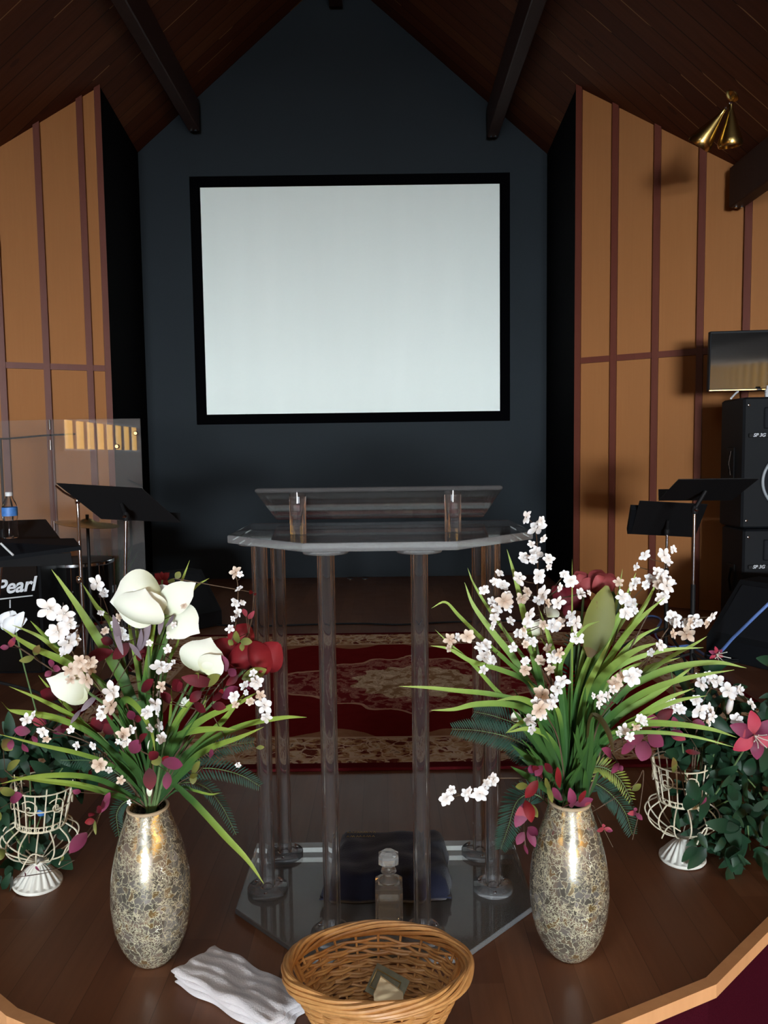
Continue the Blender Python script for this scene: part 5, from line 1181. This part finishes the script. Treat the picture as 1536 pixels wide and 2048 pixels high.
fern('fern_frond', 'short dark fern frond just left of the right vase stalks', GG, [(700,1300),(660,1150),(590,1050),(480,1010)], 1.77, 1.78, 36, R, 'fern', dens=34)
# ---------------------------------------------------------------- wire urns with ivy
def urn(px, py, label, lean, z_top, group, cxpx):
    c = ag(px, py); c = V((c.x, c.y+.05, 0)); t = thing('wire_urn', label, 'urn', c, group)
    q = Matrix.Rotation(lean, 3, 'Y'); S = 1.0
    def W(p): return c+q @ V(p)
    def fl(g, z): return .06*math.cos(18*g) if .012 < z < .055 else 0
    m = MB(); m.lathe(c, [(.060, .002), (.063, .006), (.062, .012), (.056, .014), (.040, .034), (.024, .052), (.014, .060), (.013, .068), (.008, .072)], 144, flute=fl, rot=q); m.build('fluted_foot', 'white_paint', t)
    # cage profile: foot collar -> belly -> neck -> flared upper basket
    prof = [(.006, .066), (.030, .076), (.072, .098), (.096, .128), (.092, .155), (.062, .176)]
    up_ = [(.062, .178), (.066, .21), (.072, .25), (.078, .285)]
    for k in range(14):
        g = 2*PI*k/14+.1; m = MB(); m.tube(crom([W((r*math.cos(g), r*math.sin(g), z)) for r, z in prof], 4), .0021, 6); m.build('belly_wire', 'cream_wire', t)
    for k in range(18):
        g = 2*PI*k/18; top = up_ if k % 3 else up_[:-1]+[(.079, .300)]
        m = MB(); m.tube(crom([W((r*math.cos(g), r*math.sin(g), z)) for r, z in top], 3), .0019, 6); m.build('upright_wire', 'cream_wire', t)
    for r, z, th in ((.062, .177, .0032), (.070, .235, .0020), (.078, .283, .0022), (.062, .190, .0020)):
        m = MB(); m.ring([W((r*math.cos(g), r*math.sin(g), z)) for g in [2*PI*k/48 for k in range(48)]], th, 6); m.build('ring', 'cream_wire', t)
    m = MB()
    for k in range(22):
        g0 = 2*PI*k/22; P = [W((.0645*math.cos(g0+.11*math.cos(a)), .0645*math.sin(g0+.11*math.cos(a)), .1845+.0065*math.sin(a))) for a in [2*PI*j/10 for j in range(10)]]
        m.ring(P, .0013, 5)
    m.build('loop_band', 'cream_wire', t)
    for k in range(5):
        g0 = -PI/2+(k-2)*.9; P = []
        for j in range(22):
            a = j*.42; rr = .002+.0011*j; g = g0+rr*math.cos(a)/.075; P.append(W((.076*math.cos(g), .076*math.sin(g), .245+rr*math.sin(a))))
        m = MB(); m.tube(P, .0016, 6); m.build('scroll', 'cream_wire', t)
    for k in range(3):
        g0 = -PI/2+.9*(k-1); P = [W(((.098+.004)*math.cos(g0+u*.5), (.098+.004)*math.sin(g0+u*.5), .098+.05*u+.02*math.sin(u*4))) for u in [i/8 for i in range(9)]]
        m = MB(); m.tube(P, .0019, 6); m.build('crossing_wire', 'cream_wire', t)
    return c
UR = urn(1379, 1738, 'cream wire urn on a white fluted foot to the right of the right vase', -.03, 1, 'wire urns', 1380)
ULp = urn(58, 1790, 'cream wire urn on a white fluted foot at the left edge, leaning', .10, 1, 'wire urns', 60)
idc = lambda x, y: (x, y)
def leaf_cloud(mb, regs, mat=None, size=(26, 58)):
    for (x0, y0, x1, y1, n, D0, D1) in regs:
        for k in range(n):
            x = random.uniform(x0, x1); y = random.uniform(y0, y1); D = random.uniform(D0, D1); s = random.uniform(*size)
            g = random.uniform(0, 2*PI); A = at(x, y, D); B = A+V((math.cos(g), random.uniform(-.6, .2), math.sin(g)-.35)).normalized()*s*D/F
            mb.petal(A, B, s*random.uniform(.35, .6)*D/F, FACE+V((random.uniform(-.8, .8), 0, random.uniform(-.3, .9))), cup=random.uniform(-.2, .4), bulge=random.uniform(-.15, .15), nu=7, nv=3, shape=.7)
def ivy(label, base, D, stems, regs, group):
    t = thing('ivy_bush', label, 'foliage', at(*base, D), group)
    m = MB()
    for st in stems: m.tube(crom([at(x, y, d) for x, y, d in st], 6), .0022, 6)
    m.build('stems', 'stem_green', t)
    m = MB(); leaf_cloud(m, regs); m.build('foliage', 'ivy', t); return t
GU = 'artificial ivy in the wire urns'
ivy('dark green ivy spilling out of the right wire urn to the right edge', (1380, 1640), 2.08,
    [[(1380, 1640, 2.08), (1400, 1500, 2.1), (1440, 1400, 2.15)], [(1385, 1640, 2.08), (1460, 1540, 2.1), (1540, 1620, 2.1), (1560, 1740, 2.1)], [(1380, 1640, 2.08), (1360, 1450, 2.12), (1340, 1330, 2.2)], [(1380, 1640, 2.08), (1480, 1600, 2.1), (1500, 1700, 2.1)]],
    [(1345, 1400, 1540, 1520, 110, 2.02, 2.35), (1400, 1500, 1560, 1640, 110, 2.0, 2.35), (1450, 1620, 1570, 1740, 90, 1.95, 2.25), (1340, 1540, 1430, 1650, 36, 2.06, 2.16), (1340, 1340, 1470, 1420, 26, 2.1, 2.3), (1390, 1650, 1470, 1700, 26, 2.0, 2.12), (1540, 1300, 1640, 1700, 60, 2.0, 2.3), (1320, 1420, 1400, 1510, 26, 2.1, 2.3)], GU)
ivy('dark green ivy crowded around the left wire urn', (58, 1700), 2.02,
    [[(58, 1700, 2.02), (60, 1560, 2.05), (40, 1470, 2.1)], [(58, 1700, 2.02), (110, 1560, 2.05), (160, 1500, 2.1)], [(50, 1700, 2.02), (-20, 1600, 2.0)]],
    [(-20, 1470, 150, 1560, 110, 2.0, 2.3), (-40, 1560, 30, 1780, 80, 1.96, 2.2), (20, 1560, 115, 1720, 60, 2.0, 2.12), (130, 1480, 240, 1560, 30, 2.05, 2.3), (-120, 1480, -10, 1760, 50, 2.0, 2.3), (40, 1420, 130, 1490, 20, 2.05, 2.3)], GU)
GX = 'leafy stems in the right wire urn'
vine('leafy_stem', 'rust and olive leaves resting over the right wire urn', GX, [(1385,1640),(1370,1590),(1360,1540),(1345,1520)], [(1348,1545,1346,1515,16,'olive_leaf'),(1378,1560,1395,1600,30,'ivy'),(1372,1620,1396,1575,36,'ivy'),(1392,1575,1386,1600,12,'magenta'),(1400,1610,1412,1594,10,'magenta')], 2.06, 1.97, idc)
def lily(label, cx, cy, s, D, stem):
    t = thing('pink_lily', label, 'flower', at(*stem[0], 2.08)); m = MB(); m.tube(crom([at(x, y, 2.08+(D-2.08)*i/(len(stem)-1)) for i, (x, y) in enumerate(stem)], 5), .0025, 6); m.build('stem', 'stem_green', t)
    for k in range(6):
        g = k*PI/3+.4; m = MB(); PT(m, idc, (cx, cy), (cx+s*math.cos(g), cy+s*.95*math.sin(g)), D, D-.015, s*.55, FACE, -.2, .12); m.build('petal', 'magenta' if k % 2 else 'pinkred', t)
    m = MB(); c = at(cx, cy, D-.005)
    for k in range(6): g = k*1.05; m.tube([c, c+V((.010*math.cos(g), -.03, .012*math.sin(g))), c+V((.022*math.cos(g), -.045, .020*math.sin(g)))], .0014, 5)
    m.build('stamens', 'white_paint', t)
lily('deep pink lily with white stamens at the right edge', 1508, 1470, 52, 2.0, [(1395, 1640), (1450, 1560), (1500, 1480)])
lily('small deep pink lily behind the tips of the right blades', 1432, 1308, 16, 2.2, [(1390, 1640), (1410, 1450), (1430, 1318)])
t = thing('lily_bud', 'long cream lily bud with a pink stripe near the right edge', 'flower bud', at(1395, 1640, 2.08))
m = MB(); m.tube(crom([at(1395, 1640, 2.08), at(1430, 1500, 2.05), at(1456, 1436, 2.02)], 5), .0018, 6); m.build('stem', 'stem_green', t)
A = at(1455, 1428, 2.02); B = at(1464, 1392, 2.02); m = MB(); m.tube([A, A.lerp(B, .3), A.lerp(B, .7), B], [.003, .009, .008, .002], 10); m.build('bud', 'blossom', t)
GY = 'blossom sprays in the right wire urn'
def US(label, stem, bl, D1=2.05): return spray('blossom_spray', label, GY, stem, bl, 2.08, D1, conv=R, sc=.4922, tan=.3)
US('white blossom spray arching over the ivy towards the right edge', [(1220,1300),(1240,1050),(1260,850),(1330,740),(1415,775),(1470,830)], [(1265,745,36),(1330,735,32),(1375,775,36),(1415,775,28),(1470,830,24),(1390,790,22),(1300,735,22),(1250,720,20)])
US('white blossom cluster in the ivy above the right wire urn', [(1220,1300),(1230,1050),(1250,920),(1290,860)], [(1160,835,34),(1260,860,38),(1300,860,36),(1285,885,26),(1410,895,30),(1180,850,24),(1140,850,20),(1310,880,24)])
GZ = 'leafy stems in the left wire urn'
vine('leafy_stem', 'rust leaves and twigs over the left wire urn', GZ, [(60,1700),(50,1600),(30,1560),(10,1540)], [(30,1590,0,1575,20,'olive_leaf'),(20,1600,45,1590,22,'magenta'),(-5,1620,-10,1650,20,'olive_leaf'),(14,1540,40,1520,16,'olive_leaf'),(10,1700,-15,1720,24,'olive_leaf'),(5,1480,25,1500,22,'olive_leaf')], 2.0, 1.94, idc)
vine('leafy_stem', 'thin twig with a pink leaf lying against the white foot of the left urn', GZ, [(150,1720),(110,1740),(80,1748),(30,1755)], [(78,1742,72,1732,8,'magenta'),(50,1752,46,1742,6,'wine'),(120,1722,128,1712,6,'olive_leaf')], 1.93, 1.90, idc, base_th=.0009)
# blue glass bead inside left urn
p = at(83, 1622, 2.03); m = MB(); m.lathe(p, [(.001, -.014), (.010, -.010), (.014, 0), (.010, .010), (.001, .014)], 16); tag(m.build('blue_ornament', 'blue_label', loc=p), 'small blue ornament inside the left wire urn', 'ornament')
# ---------------------------------------------------------------- light and output
w = bpy.data.worlds.new('world'); SC.world = w; w.use_nodes = True
w.node_tree.nodes['Background'].inputs[0].default_value = (.5, .6, .7, 1); w.node_tree.nodes['Background'].inputs[1].default_value = .05
SC.view_settings.view_transform = 'Standard'; SC.view_settings.look = 'None'; SC.view_settings.gamma = 1; SC.view_settings.use_curve_mapping = False
SC.view_settings.exposure = 0.0
